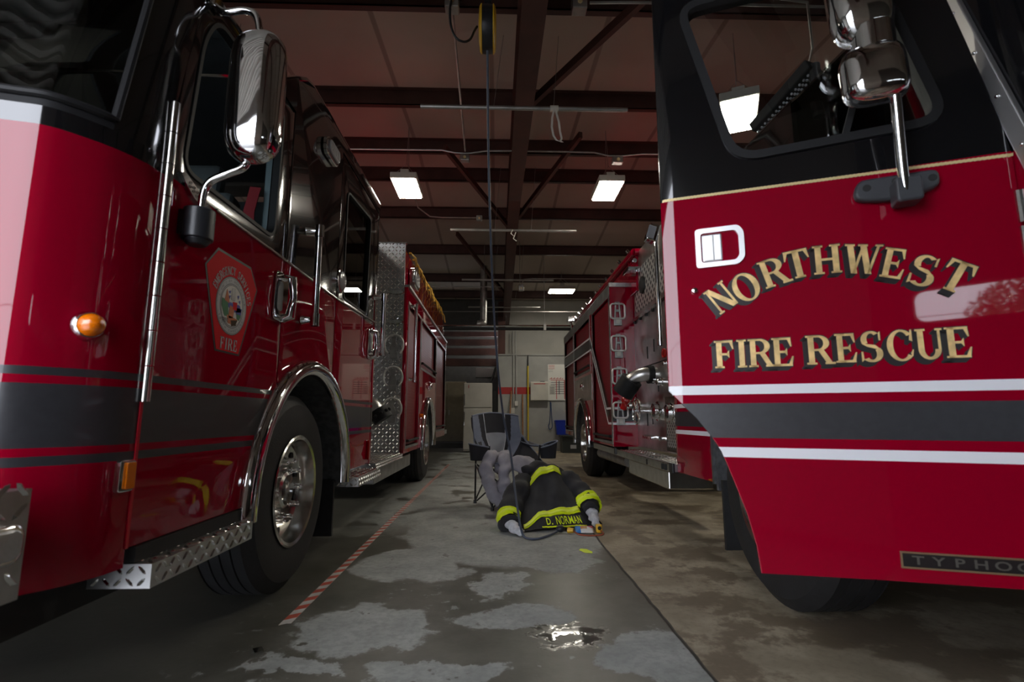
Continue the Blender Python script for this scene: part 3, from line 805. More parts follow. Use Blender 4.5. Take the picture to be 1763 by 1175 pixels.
# on the back wall
yw = YB - .001
t = thing('wall_box', 'white metal box mounted on the red band of the back wall', 'box', (1.29, yw, 1.46))
b = MB(); b.box(.995, 1.515, yw - .14, yw, 1.46, 2.0); b.build('box', gwhite, t, 0, .01)
b = MB(); b.box(1.09, 1.43, yw - .147, yw - .141, 1.935, 1.955); b.build('slot', inkred, t, 0)
b = MB(); b.box(1.28, 1.42, yw - .10, yw - .04, 2.001, 2.03); tag(b.build('black_tray', bplastic, None, 0, .005), 'small black object lying on top of the white wall box', 'tray')
t = thing('white_board', 'white notice board with a red and black ruled chart on the back wall', 'notice board', (1.85, yw, 1.46))
b = MB(); b.box(1.52, 2.35, yw - .03, yw, 1.46, 2.53); b.build('board', paperm, t, 0, .004)
b = MB(); yy = yw - .033
def ln(x0, x1, z0, z1, mi): b.box(x0, x1, yy, yy + .002, z0, z1, mi)
for z in (2.45, 2.40, 2.49): ln(1.54, 1.72, z, z + .012, 0)
for z in (2.31, 2.36): ln(1.54, 1.67, z, z + .006, 1)
ln(1.60, 2.02, 2.05, 2.065, 0); ln(1.76, 1.78, 1.50, 2.05, 0); ln(2.0, 2.02, 1.5, 2.05, 0)
for k in range(6): ln(1.60, 2.0, 1.98 - k * .065, 1.995 - k * .065, 1)
ln(1.84, 1.86, 1.64, 2.04, 1)
for k in range(14): ln(1.56 + k * .03, 1.578 + k * .03, 2.085, 2.10 + .02 * (k % 3), 0)
b.build('chart', [inkred, inkblk], t, 0)
b = MB()
b.box(1.56, 1.73, yw - .036, yw - .032, 1.63, 1.90, 0)
for k in range(5): b.box(1.58, 1.70, yw - .038, yw - .036, 1.66 + k * .045, 1.672 + k * .045, 1)
b.build('note', [gwhite, inkblk], t, 0)
def pole(p, q, r, m, label, name='broom_handle', cat='handle'):
    b = MB(); b.cyl(p, q, r, 10); return tag(b.build(name, m), label, cat)
t = thing('yellow_pole', 'tall yellow pole with a dark tip leaning upright on the back wall', 'pole', (.92, 15.1, 0))
b = MB(); b.cyl((.918, 15.08, 0), (.925, 15.15, 2.48), .022, 10); b.build('shaft', yelpole, t)
b = MB(); b.cyl((.925, 15.15, 2.48), (.928, 15.16, 2.80), .02, 10, .012); b.build('tip', rubber, t)
pole((.76, 15.05, 0), (.765, 15.17, 1.64), .02, wood, 'brown wooden handle leaning upright left of the yellow pole')
pole((.33, 14.9, .0), (.43, 15.17, 1.74), .018, wood, 'light wooden handle leaning at a slant beside the outlet')
pole((.38, 15.0, .0), (.395, 15.17, 1.45), .012, wood, 'thin wooden stick leaning behind the slanting handle')
b = MB(); b.tube([(.49, yw - .02, 1.2), (.49, yw - .02, 2.79), (.49, 15.6, 2.9), (.49, 15.6, 3.6)], .02, 8); tag(b.build('conduit_pipe', wallm), 'left of two grey conduits running up the back wall', 'conduit', 'conduits on the back wall')
b = MB(); b.tube([(.575, yw - .02, 1.42), (.575, yw - .02, 2.79), (.575, 15.6, 2.9), (.575, 15.6, 3.6)], .022, 8); tag(b.build('conduit_pipe', wallm), 'right of two grey conduits running up the back wall', 'conduit', 'conduits on the back wall')
b = MB(); b.box(.53, .62, yw - .06, yw, 1.30, 1.44); tag(b.build('outlet_box', paperm, None, 0, .006), 'white outlet box at the foot of the right wall conduit', 'outlet box')
b = MB(); b.box(.42, .53, yw - .06, yw, 1.08, 1.24); tag(b.build('outlet_box', gwhite, None, 0, .006), 'cream outlet box at the foot of the left wall conduit', 'outlet box')
b = MB(); b.tube(smoothp([(1.575, yw - .05, 1.44), (1.58, yw - .03, 1.2), (1.56, yw - .03, .85), (1.52, yw - .03, .72), (1.56, yw - .03, .62), (1.63, yw - .03, .70), (1.62, yw - .03, .95), (1.60, yw - .05, 1.4)]), .012, 6)
tag(b.build('blue_strap', pm('blue_strap', (.05, .08, .18), .7)), 'dark blue strap looped on the wall below the notice board', 'strap')
t = thing('blue_bin', 'blue plastic bin hanging on the back wall by the right engine', 'bin', (1.9, 15.1, .47))
b = MB(); b.loft([[(1.74, 14.85, .47), (2.1, 14.85, .47), (2.1, 15.15, .47), (1.74, 15.15, .47)], [(1.69, 14.82, .88), (2.15, 14.82, .88), (2.15, 15.17, .88), (1.69, 15.17, .88)]]); b.build('bin', binblue, t, 0, .01)
b = MB(); b.box(1.68, 2.16, 14.81, 14.84, .86, .89); b.build('rim', binblue, t, 0, .005)
t = thing('storage_tote', 'dark storage tote on the floor below the blue bin', 'tote', (2.1, 14.5, 0))
b = MB(); b.box(1.80, 2.5, 14.2, 14.7, 0, .42); b.build('tub', tote, t, 0, .02)
b = MB(); b.box(1.78, 2.52, 14.18, 14.72, .42, .47); b.build('lid', tote, t, 0, .01)
b = MB(); b.box(2.02, 2.18, 14.19, 14.2, .12, .22); b.build('label_sticker', sealg, t, 0)
b = MB(); b.tube(smoothp([(-.35, 13.0, cz(13.0)), (-.35, 13.0, 3.5), (-.36, 12.95, 3.38), (-.44, 12.9, 3.33), (-.5, 12.9, 3.33)]), .09, 14)
tag(b.build('vent_duct', zinc), 'short metal vent elbow below the roof far back', 'duct')
# ---------------------------------------------------------------- shared engine pieces
def wheel(parent, cx, cy, cz_, sgn, R=.54, wd=.32, front=True):
    """cx is the outer face; sgn = direction pointing out of the truck along x"""
    c = (cx, cy, cz_); ax = (sgn, 0, 0)
    prof = [(.29, -.005), (.305, .0), (.34, .003), (.42, .006), (.485, -.004), (.515, -.03), (R - .008, -.045)]
    for k in range(4):
        a = -.05 - k * (wd - .1) / 4
        prof += [(R, a), (R, a - (wd - .1) / 4 + .009), (R - .011, a - (wd - .1) / 4 + .007), (R - .011, a - (wd - .1) / 4 + .002)]
    prof += [(R, -wd + .05), (.515, -wd + .03), (.42, -wd), (.29, -wd + .01)]
    b = MB(); b.lathe(prof, c, ax, 64)
    t = b.build('wheel', tyre, parent, 30)
    b = MB()
    if front:
        b.lathe([(.305, .003), (.31, .008), (.302, .014), (.285, .008), (.272, -.03), (.262, -.075), (.235, -.085), (.20, -.088), (.12, -.085), (.10, -.083), (.001, -.083)], c, ax, 56)
        lr, ld = .167, -.085
    else:
        b.lathe([(.305, .003), (.31, .008), (.302, .014), (.285, .006), (.272, -.05), (.262, -.14), (.20, -.165), (.12, -.165), (.001, -.165)], c, ax, 56)
        lr, ld = .167, -.165
    b.build('rim', alu, t, 30)
    C_ = Vector(c); hm = None
    for k in range(10):
        a = 2 * PI * (k + .5) / 10
        if hm is None:
            b = MB(); b.tube([(0, 0, 0), (sgn * .003, 0, 0)], .021, 14); lo = b.build('hand_hole', under, t); hm = lo.data
        else:
            lo = bpy.data.objects.new('hand_hole', hm); COL.objects.link(lo); setp(lo, t)
        lo.location = C_ + Vector((sgn * (ld + .003), .225 * math.cos(a), .225 * math.sin(a)))
    b = MB(); b.lathe([(.10, ld), (.102, ld + .035), (.085, ld + .045), (.075, ld + .03), (.07, ld + .006), (.001, ld + .006)], c, ax, 30)
    b.build('hub', alu, t)
    lm = None
    for k in range(10):
        a = 2 * PI * k / 10
        if lm is None:
            b = MB(); b.lathe([(.024, 0), (.024, .012), (.018, .02), (.0175, .05), (.012, .062), (.001, .066)], (0, 0, 0), ax, 12)
            lo = b.build('lug_nut', chrome, t); lm = lo.data
        else:
            lo = bpy.data.objects.new('lug_nut', lm); COL.objects.link(lo); setp(lo, t)
        lo.location = C_ + Vector((sgn * ld, lr * math.cos(a), lr * math.sin(a)))
    return t
def arch_pts(c0, z0, r, a0, a1, n=24):
    return [(c0 + r * math.cos(math.radians(a0 + (a1 - a0) * k / n)), z0 + r * math.sin(math.radians(a0 + (a1 - a0) * k / n))) for k in range(n + 1)]
def fender(parent, mp, cy, cz_, r, tail, w=.085, depth=.5, name='fender_trim'):
    """chrome trim ring round a wheel opening plus the liner behind it"""
    path = [(cy - r, tail)] + arch_pts(cy, cz_, r, 180, 0, 36) + [(cy + r, tail)]
    rings = []
    for i, (a, z) in enumerate(path):
        d = Vector((a - cy, max(z - cz_, 0))); d.normalize()
        ring = []
        for k in range(9):
            an = PI * k / 8
            rr = -w / 2 * math.cos(an); h = -.05 * math.sin(an)
            ring.append(mp(a + d.x * rr, z + d.y * rr, h - .002))
        for k in (8, 0):
            rr = -w / 2 * math.cos(PI * k / 8)
            ring.append(mp(a + d.x * rr, z + d.y * rr, .004))
        rings.append(ring)
    b = MB(); b.loft(rings)
    f = b.build(name, chrome, parent, 50)
    b = MB(); rings = []
    rr = r - w / 2 + .004
    path = [(cy - rr, tail)] + arch_pts(cy, cz_, rr, 180, 0, 36) + [(cy + rr, tail)]
    b.loft([[mp(a, z, c) for a, z in path] for c in (-.004, depth)], False, False)
    b.build('wheel_well', liner, f, 40)
    return f
def rollup(parent, mp, y0, y1, z0, z1, m=rollred, bar_=True):
    b = MB()
    b.add([mp(y0, z0, .035), mp(y1, z0, .035), mp(y1, z1, .035), mp(y0, z1, .035), mp(y0, z0, .05), mp(y1, z0, .05), mp(y1, z1, .05), mp(y0, z1, .05)],
          [(0, 1, 2, 3), (7, 6, 5, 4), (0, 4, 5, 1), (1, 5, 6, 2), (2, 6, 7, 3), (3, 7, 4, 0)])
    d = b.build('roll_up_door', m, parent, 0)
    o = [(y0 - .03, z0 - .03), (y1 + .03, z0 - .03), (y1 + .03, z1 + .03), (y0 - .03, z1 + .03)]
    i = [(y0, z0), (y1, z0), (y1, z1), (y0, z1)]
    ring_plate(o, i, -.006, .05, mp, 'door_frame', dsteel, d)
    if bar_:
        b = MB(); b.tube([mp(y0 + .05, z0 + .06, -.02), mp(y1 - .05, z0 + .06, -.02)], .016, 10)
        for y in (y0 + .08, y1 - .08): b.tube([mp(y, z0 + .06, .035), mp(y, z0 + .06, -.02)], .018, 8)
        b.build('lift_bar', under, d)
    return d
def handrail(parent, mp, y, z0, z1, off=-.075, r=.017, name='grab_rail', y2=None):
    y2 = y if y2 is None else y2
    b = MB(); b.tube([mp(y, z0, off), mp(y2, z1, off)], r, 14)
    o = b.build(name, chrome, parent)
    for yy, z in ((y, z0 + .035), (y2, z1 - .035)):
        b = MB(); b.tube([mp(yy, z, off), mp(yy, z, -.03), mp(yy, z, -.004)], [.014, .02, .026], 12)
        b.tube([mp(yy, z - .035, off), mp(yy, z + .035, off)], r + .006, 14)
        b.build('rail_bracket', chrome, o)
    return o
def paddle_handle(parent, mp, y, z0, z1):
    zc = (z0 + z1) / 2
    b = MB()
    o = round_poly([(y - .075, z0), (y + .075, z0), (y + .085, z1), (y - .065, z1)], .03)
    b.prism(o, -.012, .0, mp)
    h = b.build('door_handle', chrome, parent, 40, .004)
    b = MB(); b.tube([mp(y + .03, z1 - .02, -.01), mp(y + .03, z1 - .025, -.05), mp(y + .03, zc, -.062), mp(y + .03, z0 + .03, -.05), mp(y + .03, z0 + .02, -.01)], [.022, .024, .017, .026, .024], 12)
    b.build('handle_grip', chrome, h)
    b = MB(); b.prism(rpoly(y - .05, y + .015, z0 + .05, z1 - .05, .02), -.0145, -.012, mp); b.build('recess', bplastic, h, 0)
    return h
def cap_light(parent, mp, y, z, r, name, m, h=.03, ringm=chrome):
    b = MB()
    c = Vector(mp(y, z, 0)); n_ = (Vector(mp(y, z, -1)) - c).normalized()
    b.lathe([(r * 1.25, 0), (r * 1.25, h * .5), (r * 1.05, h * .8), (r, h * .8)], c, n_, 24)
    o = b.build(name, ringm, parent)
    b = MB(); b.lathe([(r, h * .6), (r * .95, h * 1.1), (r * .7, h * 1.6), (r * .3, h * 1.85), (.001, h * 1.9)], c, n_, 24)
    b.build('lens', m, o)
    return o

# ================================================================ left engine
XL = -1.10
def mpL(a, z, c): return (XL - c, a, z)
LT = thing('fire_engine', 'dark red fire engine on the left with closed doors and a shield emblem', 'fire engine', (-2.28, 4, 0))
zs = [.512, .826, .851, .873, 1.04, 1.062, 1.084, 1.745, 1.80]
def paintL(z):
    if .826 < z < .851 or .873 < z < 1.04 or 1.062 < z < 1.084: return 1
    return 2 if z > 1.755 else 0
PM = [red, darkstripe, black]
cutsL = [('b', z) for z in (.826, .851, .873, 1.04, 1.062, 1.084, 1.755)]
# nose: rounded corners and flat front
half = [(-1.10, 1.626), (-1.101, 1.60), (-1.107, 1.55), (-1.122, 1.50), (-1.145, 1.45), (-1.172, 1.41), (-1.205, 1.37), (-1.232, 1.345), (-1.26, 1.330), (-1.31, 1.3175), (-1.36, 1.3045), (-1.5, 1.268), (-1.9, 1.225), (-2.28, 1.215)]
def finer(h, k=3):
    p = smoothp([(x, y, 0) for x, y in h], k); return [(q[0], q[1]) for q in p]
half = finer(half)
nose = half + [(-4.56 - x, y) for x, y in half[::-1][1:]]
b = MB()
zz = zs
for k in range(len(zz) - 1):
    zc = (zz[k] + zz[k + 1]) / 2
    b.loft([[(x, y, zz[k]) for x, y in nose], [(x, y, zz[k + 1]) for x, y in nose]], False, False, paintL(zc))
b.build('cab_nose', PM, LT, 30)
def rake(i, z): return .16 * max(0, z - 1.8)
NH = len(nose)
def up(z0, z1, i0, i1, name, m, th=0):
    b = MB()
    b.loft([[(nose[i][0], nose[i][1] + rake(i, z), z) for i in range(i0, i1 + 1)] for z in (z0, (z0 + z1) / 2, z1)], False, False)
    return b.build(name, m, LT, 30, solid=th)
gi = 12
for nm, z0, z1, i0, i1, m in (('cab_pillar', 1.80, 2.62, 0, gi, black), ('cab_pillar', 1.80, 2.62, NH - 1 - gi, NH - 1, black),
                               ('windshield_header', 2.50, 2.62, gi, NH - 1 - gi, black), ('windshield_sill', 1.80, 1.835, gi, NH - 1 - gi, rubber)):
    up(z0, z1, i0, i1, nm, m)
ws = up(1.835, 2.50, gi, NH - 1 - gi, 'windshield', glassd)
b = MB()
p = [(nose[i][0] - .0, nose[i][1] + rake(i, 1.835) - .004, 1.835) for i in range(gi, NH - gi)]
p = [(nose[gi][0] + .002, nose[gi][1] + rake(0, 2.5) - .003, 2.5)] + p
b.tube(p, .012, 8); b.build('gasket', rubber, ws)
# roof
prof = [(1.70, 2.60), (2.0, 2.615), (2.35, 2.625), (2.44, 2.69), (2.62, 2.83), (2.74, 2.91), (2.85, 2.945), (3.2, 2.955), (4.60, 2.965)]
b = MB()
prof2 = [(1.33, 2.60)] + prof
rings = []
for y, z in prof2:
    x0 = XL if y > 1.6 else -1.3
    rings.append([(x0, y, z - .03), (x0 - .008, y, z - .008), (x0 - .03, y, z), (-2.28, y, z + .03), (-4.56 - x0 + .03, y, z), (-4.56 - x0, y, z - .03)])
b.loft(rings, False, False); b.build('cab_roof', black, LT, 40)
# side skin: fixed panel between the doors plus the strip over and behind the rear door
AC, AZ, AR = 3.08, .52, .74
def arc_at(y): return AZ + math.sqrt(max(AR ** 2 - (y - AC) ** 2, 0))
out = [(2.605, arc_at(2.605))] + [p for p in arch_pts(AC, AZ, AR, 125, 62, 14) if 2.61 < p[0] < 3.44] + [(3.446, arc_at(3.446)), (3.446, 2.825), (4.553, 2.835), (4.553, .56), (4.61, .56), (4.61, 2.935), (2.86, 2.915), (2.62, 2.80), (2.605, 2.79)]
plate('side_panel', out, [], .03, mpL, PM, LT, cutsL, lambda a, z: paintL(z), .004)
b = MB(); b.add([mpL(2.35, 2.595, .0), mpL(2.605, 2.595, .0), mpL(2.605, 2.80, .0), mpL(2.44, 2.67, .0), mpL(2.35, 2.60, .0)], [(0, 1, 2, 3, 4)]); b.build('roof_side', black, LT, 0, solid=.01)
# front door
fd = [(1.634, .565), (2.335, .565)] + [p for p in arch_pts(AC, AZ, AR, 176, 100, 26) if p[0] < 2.59] + [(2.595, arc_at(2.595)), (2.595, 2.585), (1.735, 2.575), (1.72, 2.45), (1.634, 1.93)]
win = round_poly([(1.715, 1.815), (2.45, 1.825), (2.47, 2.51), (1.84, 2.50), (1.765, 2.36)], .07)
D1 = plate('front_door', fd, [win], .04, mpL, PM, LT, cutsL, lambda a, z: paintL(z), .0025)
ring_plate(off_poly(win, .008), off_poly(win, -.008), -.004, .03, mpL, 'window_frame', rubber, D1)
plate('window', [(1.72, 1.79), (2.45, 1.80), (2.452, 1.835), (1.72, 1.825)], [], .006, lambda a, z, c: mpL(a, z, c + .018), glassm, D1, smooth=0)   # wound down: only its top edge shows
b = MB()
for k in range(9):
    z0 = 1.0 + k * .112
    b.cyl((XL + .010, 1.628, z0), (XL + .010, 1.628, z0 + .108), .015, 14)
b.build('hinge', alu, D1)
b = MB(); b.box(XL - .02, XL + .004, 1.622, 1.634, .565, 1.0); b.build('door_seal', pm('bright_red_edge', (.45, .004, .02), .3), D1, 0)
paddle_handle(D1, mpL, 2.555, 1.43, 1.68)
# badge grille under the window corner
b = MB(); b.prism(round_poly([(1.715, 1.80), (1.90, 1.735), (1.93, 1.70), (1.76, 1.735), (1.69, 1.79)], .03), -.012, 0, mpL); g = b.build('cowl_vent', chrome, D1, 40, .003)
b = MB()
for k in range(14):
    a = 1.745 + (k % 7) * .022; z = 1.775 - (k % 7) * .008 - (k // 7) * .014
    b.sphere(mpL(a, z, -.012), .006, n=8, k=5)
b.build('vent_studs', alu, g)
# belt trim
b = MB(); b.bar(mpL(1.93, 1.753, -.006), mpL(2.594, 1.757, -.006), .012, .012); b.build('belt_trim', alu, D1, 0, .004)
b = MB(); b.bar(mpL(2.606, 1.757, -.006), mpL(3.445, 1.757, -.006), .012, .012); b.build('belt_trim', alu, LT, 0, .004)
# side handrails and seams
handrail(LT, mpL, 2.86, 1.46, 2.05, -.075, .02)
for y in (2.600, 3.450):
    b = MB(); b.bar(mpL(y, 1.2 if y > 3 else 1.1, -.003), mpL(y, 2.80 if y > 3 else 2.58, -.003), .008, .008); b.build('seam_trim', alu, LT, 0)
# rear door
rd = [(3.829, .565), (4.543, .565), (4.543, 2.82), (3.456, 2.81), (3.456, arc_at(3.456))] + [p for p in arch_pts(AC, AZ, AR, 60, 4, 20) if p[0] > 3.46]
win2 = round_poly([(3.60, 1.80), (4.24, 1.81), (4.29, 2.66), (3.60, 2.60)], .06)
D2 = plate('rear_door', rd, [win2], .04, mpL, PM, LT, cutsL, lambda a, z: paintL(z), .0025)
ring_plate(off_poly(win2, .008), off_poly(win2, -.008), -.004, .03, mpL, 'window_frame', rubber, D2)
plate('window', off_poly(win2, .002), [], .006, lambda a, z, c: mpL(a, z, c + .018), glassm, D2, smooth=0)
b = MB(); b.bar(mpL(3.457, 1.757, -.006), mpL(4.54, 1.80, -.006), .012, .012); b.build('belt_trim', alu, D2, 0, .004)
paddle_handle(D2, mpL, 4.40, 1.45, 1.71)
handrail(D2, mpL, 4.50, 1.49, 2.05, -.09, .019)
cap_light(D2, mpL, 3.52, 1.90, .07, 'round_light', clear, .02)
b = MB(); b.box(XL + .0, XL + .02, 4.46, 4.50, .60, .76); b.build('red_reflector', redlens, LT, 0, .006)
# upper scene light
b = MB(); b.prism(rpoly(3.02, 3.26, 2.60, 2.72, .045), -.035, 0, mpL); s = b.build('scene_light', chrome, LT, 40, .008)
b = MB(); b.prism(rpoly(3.04, 3.24, 2.615, 2.705, .035), -.05, -.035, mpL); b.build('lens', clear, s, 40, .008)
# emblem
E0 = [(1.897, 1.535), (1.985, 1.612), (2.245, 1.618), (2.318, 1.505), (2.205, 1.212), (2.005, 1.206)]
E0 = [(1.895, 1.525), (1.975, 1.615), (2.245, 1.615), (2.32, 1.525), (2.20, 1.21), (2.01, 1.21)]
b = MB(); b.prism(E0, -.0012, 0, mpL); em = b.build('fire_emblem', letblack, D1, 0)
b = MB(); b.prism(off_poly(E0, -.011), -.002, -.0012, mpL); b.build('emblem_field', emblred, em, 0)
ec, ez, er = 2.108, 1.408, .122
def disc(r, n=40): return [(ec + r * math.cos(2 * PI * k / n), ez + r * math.sin(2 * PI * k / n)) for k in range(n)]
def sea(pts): return [(ec + x * er, ez + y * er) for x, y in pts]
b = MB()
for r, o_, mi in ((er, -.0024, 0), (er * .975, -.0026, 1), (er * .955, -.0028, 0), (er * .94, -.003, 1), (er * .76, -.0032, 0), (er * .74, -.0034, 1), (er * .71, -.0036, 0), (er * .69, -.0038, 2)):
    b.prism(disc(r), o_, o_ + .0004, mpL, mi)
for k in range(16):
    a = math.radians(k * 22.5)
    if abs(math.cos(a)) > .5:
        cx_, cy_ = .85 * math.cos(a), .85 * math.sin(a)
        b.prism(sea([(cx_ - .05, cy_ - .04), (cx_ + .05, cy_ - .04), (cx_ + .05, cy_ + .04), (cx_ - .05, cy_ + .04)]), -.0038, -.0032, mpL, 1)
for poly_, mi in (([(-.66, -.1), (-.66, .15), (-.3, .12), (-.2, -.4), (-.45, -.42)], 4), ([(-.5, .1), (-.4, .5), (-.25, .25), (-.2, .05)], 5), ([(-.1, .2), (-.08, .6), (.12, .64), (.16, .2)], 6),
                  ([(-.3, .1), (.5, .12), (.62, -.1), (.1, -.2), (-.3, -.05)], 3), ([(.02, .15), (.3, .18), (.3, -.1), (.05, -.1)], 7), ([(.2, 0), (.65, .02), (.6, -.3), (.3, -.25)], 3), ([(.3, -.2), (.62, -.22), (.5, -.42), (.35, -.38)], 4),
                  ([(-.15, .0), (.15, -.05), (.1, -.4), (-.2, -.45)], 5), ([(-.3, -.35), (.4, -.4), (.2, -.62), (-.2, -.62)], 5), ([(-.05, -.5), (.4, -.42), (.3, -.62), (.05, -.68)], 8),
                  ([(-.3, .45), (-.15, .5), (-.2, .38)], 3), ([(-.28, .3), (-.14, .34), (-.2, .2)], 3), ([(.28, .42), (.42, .46), (.36, .3)], 3), ([(.4, .25), (.5, .3), (.5, .16)], 3)):
    b.prism(sea(poly_), -.0044 - .0001 * mi, -.0038, mpL, mi)
b.build('county_seal', [letblack, sealg, paperm, blu, grn, orng, dsteel, emblred, barkm], em, 0)
b = MB()
def arc_text(b, s, r, a0, a1, h, w, fn, off, cen, flip=False):
    n_ = len(s)
    for i, ch in enumerate(s):
        if ch == ' ': continue
        a = a0 + (a1 - a0) * i / max(n_ - 1, 1)
        u = cen[0] + r * math.sin(math.radians(a)); z = cen[1] + r * math.cos(math.radians(a))
        glyph(b, ch, u, z, -a if not flip else 180 - a, h, w * GL[ch][0], fn, off)
arc_text(b, 'EMERGENCY', .146, -68, -.5, .034, .0225, mpL, -.0026, (ec, ez))
b.build('emblem_lettering', sealg, em, 0); b = MB()
arc_text(b, 'SERVICES', .146, 15, 74, .034, .0225, mpL, -.0026, (ec, ez))
b.build('emblem_lettering', sealg, em, 0); b = MB()
for i, ch in enumerate('FIRE'):
    glyph(b, ch, ec - .052 + (0, .03, .063, .103)[i], 1.248, 0, .048, .04 * GL[ch][0], mpL, -.0026)
b.build('emblem_lettering', sealg, em, 0)
b = MB()
for s_, r_, a0, a1, up_ in (('COUNTY OF DORCHESTER', .104, -75, 75, 1), ('SOUTH CAROLINA', .104, 240, 120, -1)):
    for i, ch in enumerate(s_):
        if ch == ' ': continue
        a = math.radians(a0 + (a1 - a0) * i / (len(s_) - 1))
        vs, fs = text_mesh(ch, .015)
        rot = -a if up_ > 0 else PI - a
        u = ec + r_ * math.sin(a); z = ez + r_ * math.cos(a)
        b.add([mpL(u + v[0] * math.cos(rot) - (v[1] - .005) * math.sin(rot), z + v[0] * math.sin(rot) + (v[1] - .005) * math.cos(rot), -.0035) for v in vs], fs)
vs, fs = text_mesh('1897', .026)
b.add([mpL(ec - .05 + v[0], ez - .075 + v[1], -.0052) for v in vs], fs)
b.build('seal_lettering', letblack, em, 0)
# mirror on its arms
mr = MB()
mc = Vector((-.885, 1.76, 2.115)); MR = Matrix.Rotation(math.radians(-8), 3, 'Z')
def mring(t):
    z = -.26 + .52 * t
    e = max(0.0, 1 - abs(2 * t - 1) ** 7) ** .5
    return [mc + MR @ Vector((.10 * e * math.copysign(abs(math.cos(a)) ** .75, math.cos(a)), .082 * e * math.copysign(abs(math.sin(a)) ** .8, math.sin(a)) if math.sin(a) < 0 else .03 * e * math.copysign(abs(math.sin(a)) ** .4, math.sin(a)), z)) for a in [2 * PI * k / 36 for k in range(36)]]
mr.loft([mring(t) for t in [0.002, .012, .03, .06, .1, .15, .22, .3, .4, .5, .6, .7, .78, .85, .9, .94, .97, .988, .998]])
mi_ = mr.build('side_mirror', chrome, LT, 60)
b = MB(); b.tube(smoothp([(-1.045, 1.75, 1.66), (-1.042, 1.75, 1.74), (-1.02, 1.75, 1.785), (-.96, 1.75, 1.815), (-.915, 1.755, 1.84), (-.90, 1.76, 1.88), (-.895, 1.76, 1.92)]), .014, 12); b.build('mirror_arm', chrome, mi_)
b = MB(); b.tube(smoothp([(-1.095, 1.78, 2.52), (-1.04, 1.77, 2.475), (-.97, 1.765, 2.48), (-.92, 1.76, 2.46), (-.90, 1.76, 2.40), (-.895, 1.76, 2.34)]), .013, 12); b.build('mirror_arm', chrome, mi_)
b = MB(); b.cyl((-1.05, 1.75, 1.565), (-1.05, 1.75, 1.675), .05, 24); b.cyl((-1.05, 1.75, 1.545), (-1.05, 1.75, 1.566), .03, 16, .045); b.bar((-1.10, 1.75, 1.62), (-1.04, 1.75, 1.62), .08, .09)
b.build('mirror_mount', bplastic, mi_, 35, .004)
b = MB(); b.obox((-1.085, 1.79, 2.53), .02, .07, .06); b.build('bracket', chrome, mi_, 0, .006)
# amber marker, side marker, bumper
def mpN(x, y, nx, ny):
    n_ = Vector((nx, ny, 0)).normalized(); t_ = Vector((-n_.y, n_.x, 0))
    return lambda a, z, c: tuple(Vector((x, y, 0)) + t_ * a - n_ * c + Vector((0, 0, z)))
cap_light(LT, mpN(-1.148, 1.445, .86, -.51), 0, 1.205, .033, 'marker_light', amber, .035)
b = MB(); b.prism(rpoly(1.556, 1.618, .735, .826, .008), -.012, .02, lambda a, z, c: (XL - c, a, z)); s = b.build('side_marker', chrome, LT, 0, .003)
b = MB(); b.prism(rpoly(1.575, 1.614, .742, .82, .006), -.018, -.011, lambda a, z, c: (XL - c, a, z)); b.build('lens', amber, s, 0, .002)
b = MB(); b.box(-3.46, -1.065, .62, 1.245, .55, .79); lugs(b, (-1.065, .62, .55), (0, 1, 0), (0, 0, 1), (1, 0, 0), .625, .24, .048, .006); lugs(b, (-1.3, .62, .79), (1, 0, 0), (0, 1, 0), (0, 0, 1), .235, .6, .048, .006)
bp = b.build('bumper', [plate_m, lug_m], LT, 0)
b = MB(); b.prism(rpoly(1.02, 1.222, .635, .72, .03), -.02, 0, lambda a, z, c: (-1.065 - c, a, z)); s = b.build('corner_light', chrome, bp, 40, .006)
b = MB(); b.prism(rpoly(1.03, 1.212, .645, .71, .025), -.026, -.018, lambda a, z, c: (-1.065 - c, a, z)); b.build('lens', clear, s, 40, .004)
b = MB(); b.box(-3.4, -1.22, 1.33, 2.2, .40, .53); b.build('underframe', under, LT, 0)
# steps
def step_box(parent, x0, x1, y0, y1, z0, z1, name='step', p=.045):
    b = MB(); b.box(min(x0, x1), max(x0, x1), y0, y1, z0, z1)
    lugs(b, (min(x0, x1), y0, z1), (1, 0, 0), (0, 1, 0), (0, 0, 1), abs(x1 - x0), y1 - y0, p)
    lugs(b, (min(x0, x1), y0, z0), (1, 0, 0), (0, 0, 1), (0, -1, 0), abs(x1 - x0), z1 - z0, min(p, (z1 - z0) / 2.05))
    sx = 1 if x1 > 0 and x1 < x0 or x0 < 0 and x1 > x0 else -1
    xf = x1
    lugs(b, (xf, y0, z0), (0, 1, 0), (0, 0, 1), (1 if xf > x0 else -1, 0, 0), y1 - y0, z1 - z0, min(p, (z1 - z0) / 2.05))
    return b.build(name, [plate_m, lug_m], parent, 0)
step_box(LT, -1.26, -1.035, 1.655, 2.30, .445, .515)
step_box(LT, -1.20, -1.0, 3.86, 4.56, .455, .52)
b = MB(); b.box(-1.3, -1.09, 1.66, 2.32, .517, .563); b.build('step_backing', under, LT, 0)
# wheels
fender(LT, mpL, AC, AZ, AR - .02, .50, .10, .42)
wheel(LT, -1.16, AC, .54, 1, .54)
b = MB(); b.box(-1.6, -1.14, 3.735, 3.76, .14, .52); b.build('mud_flap', tyre, LT, 0)
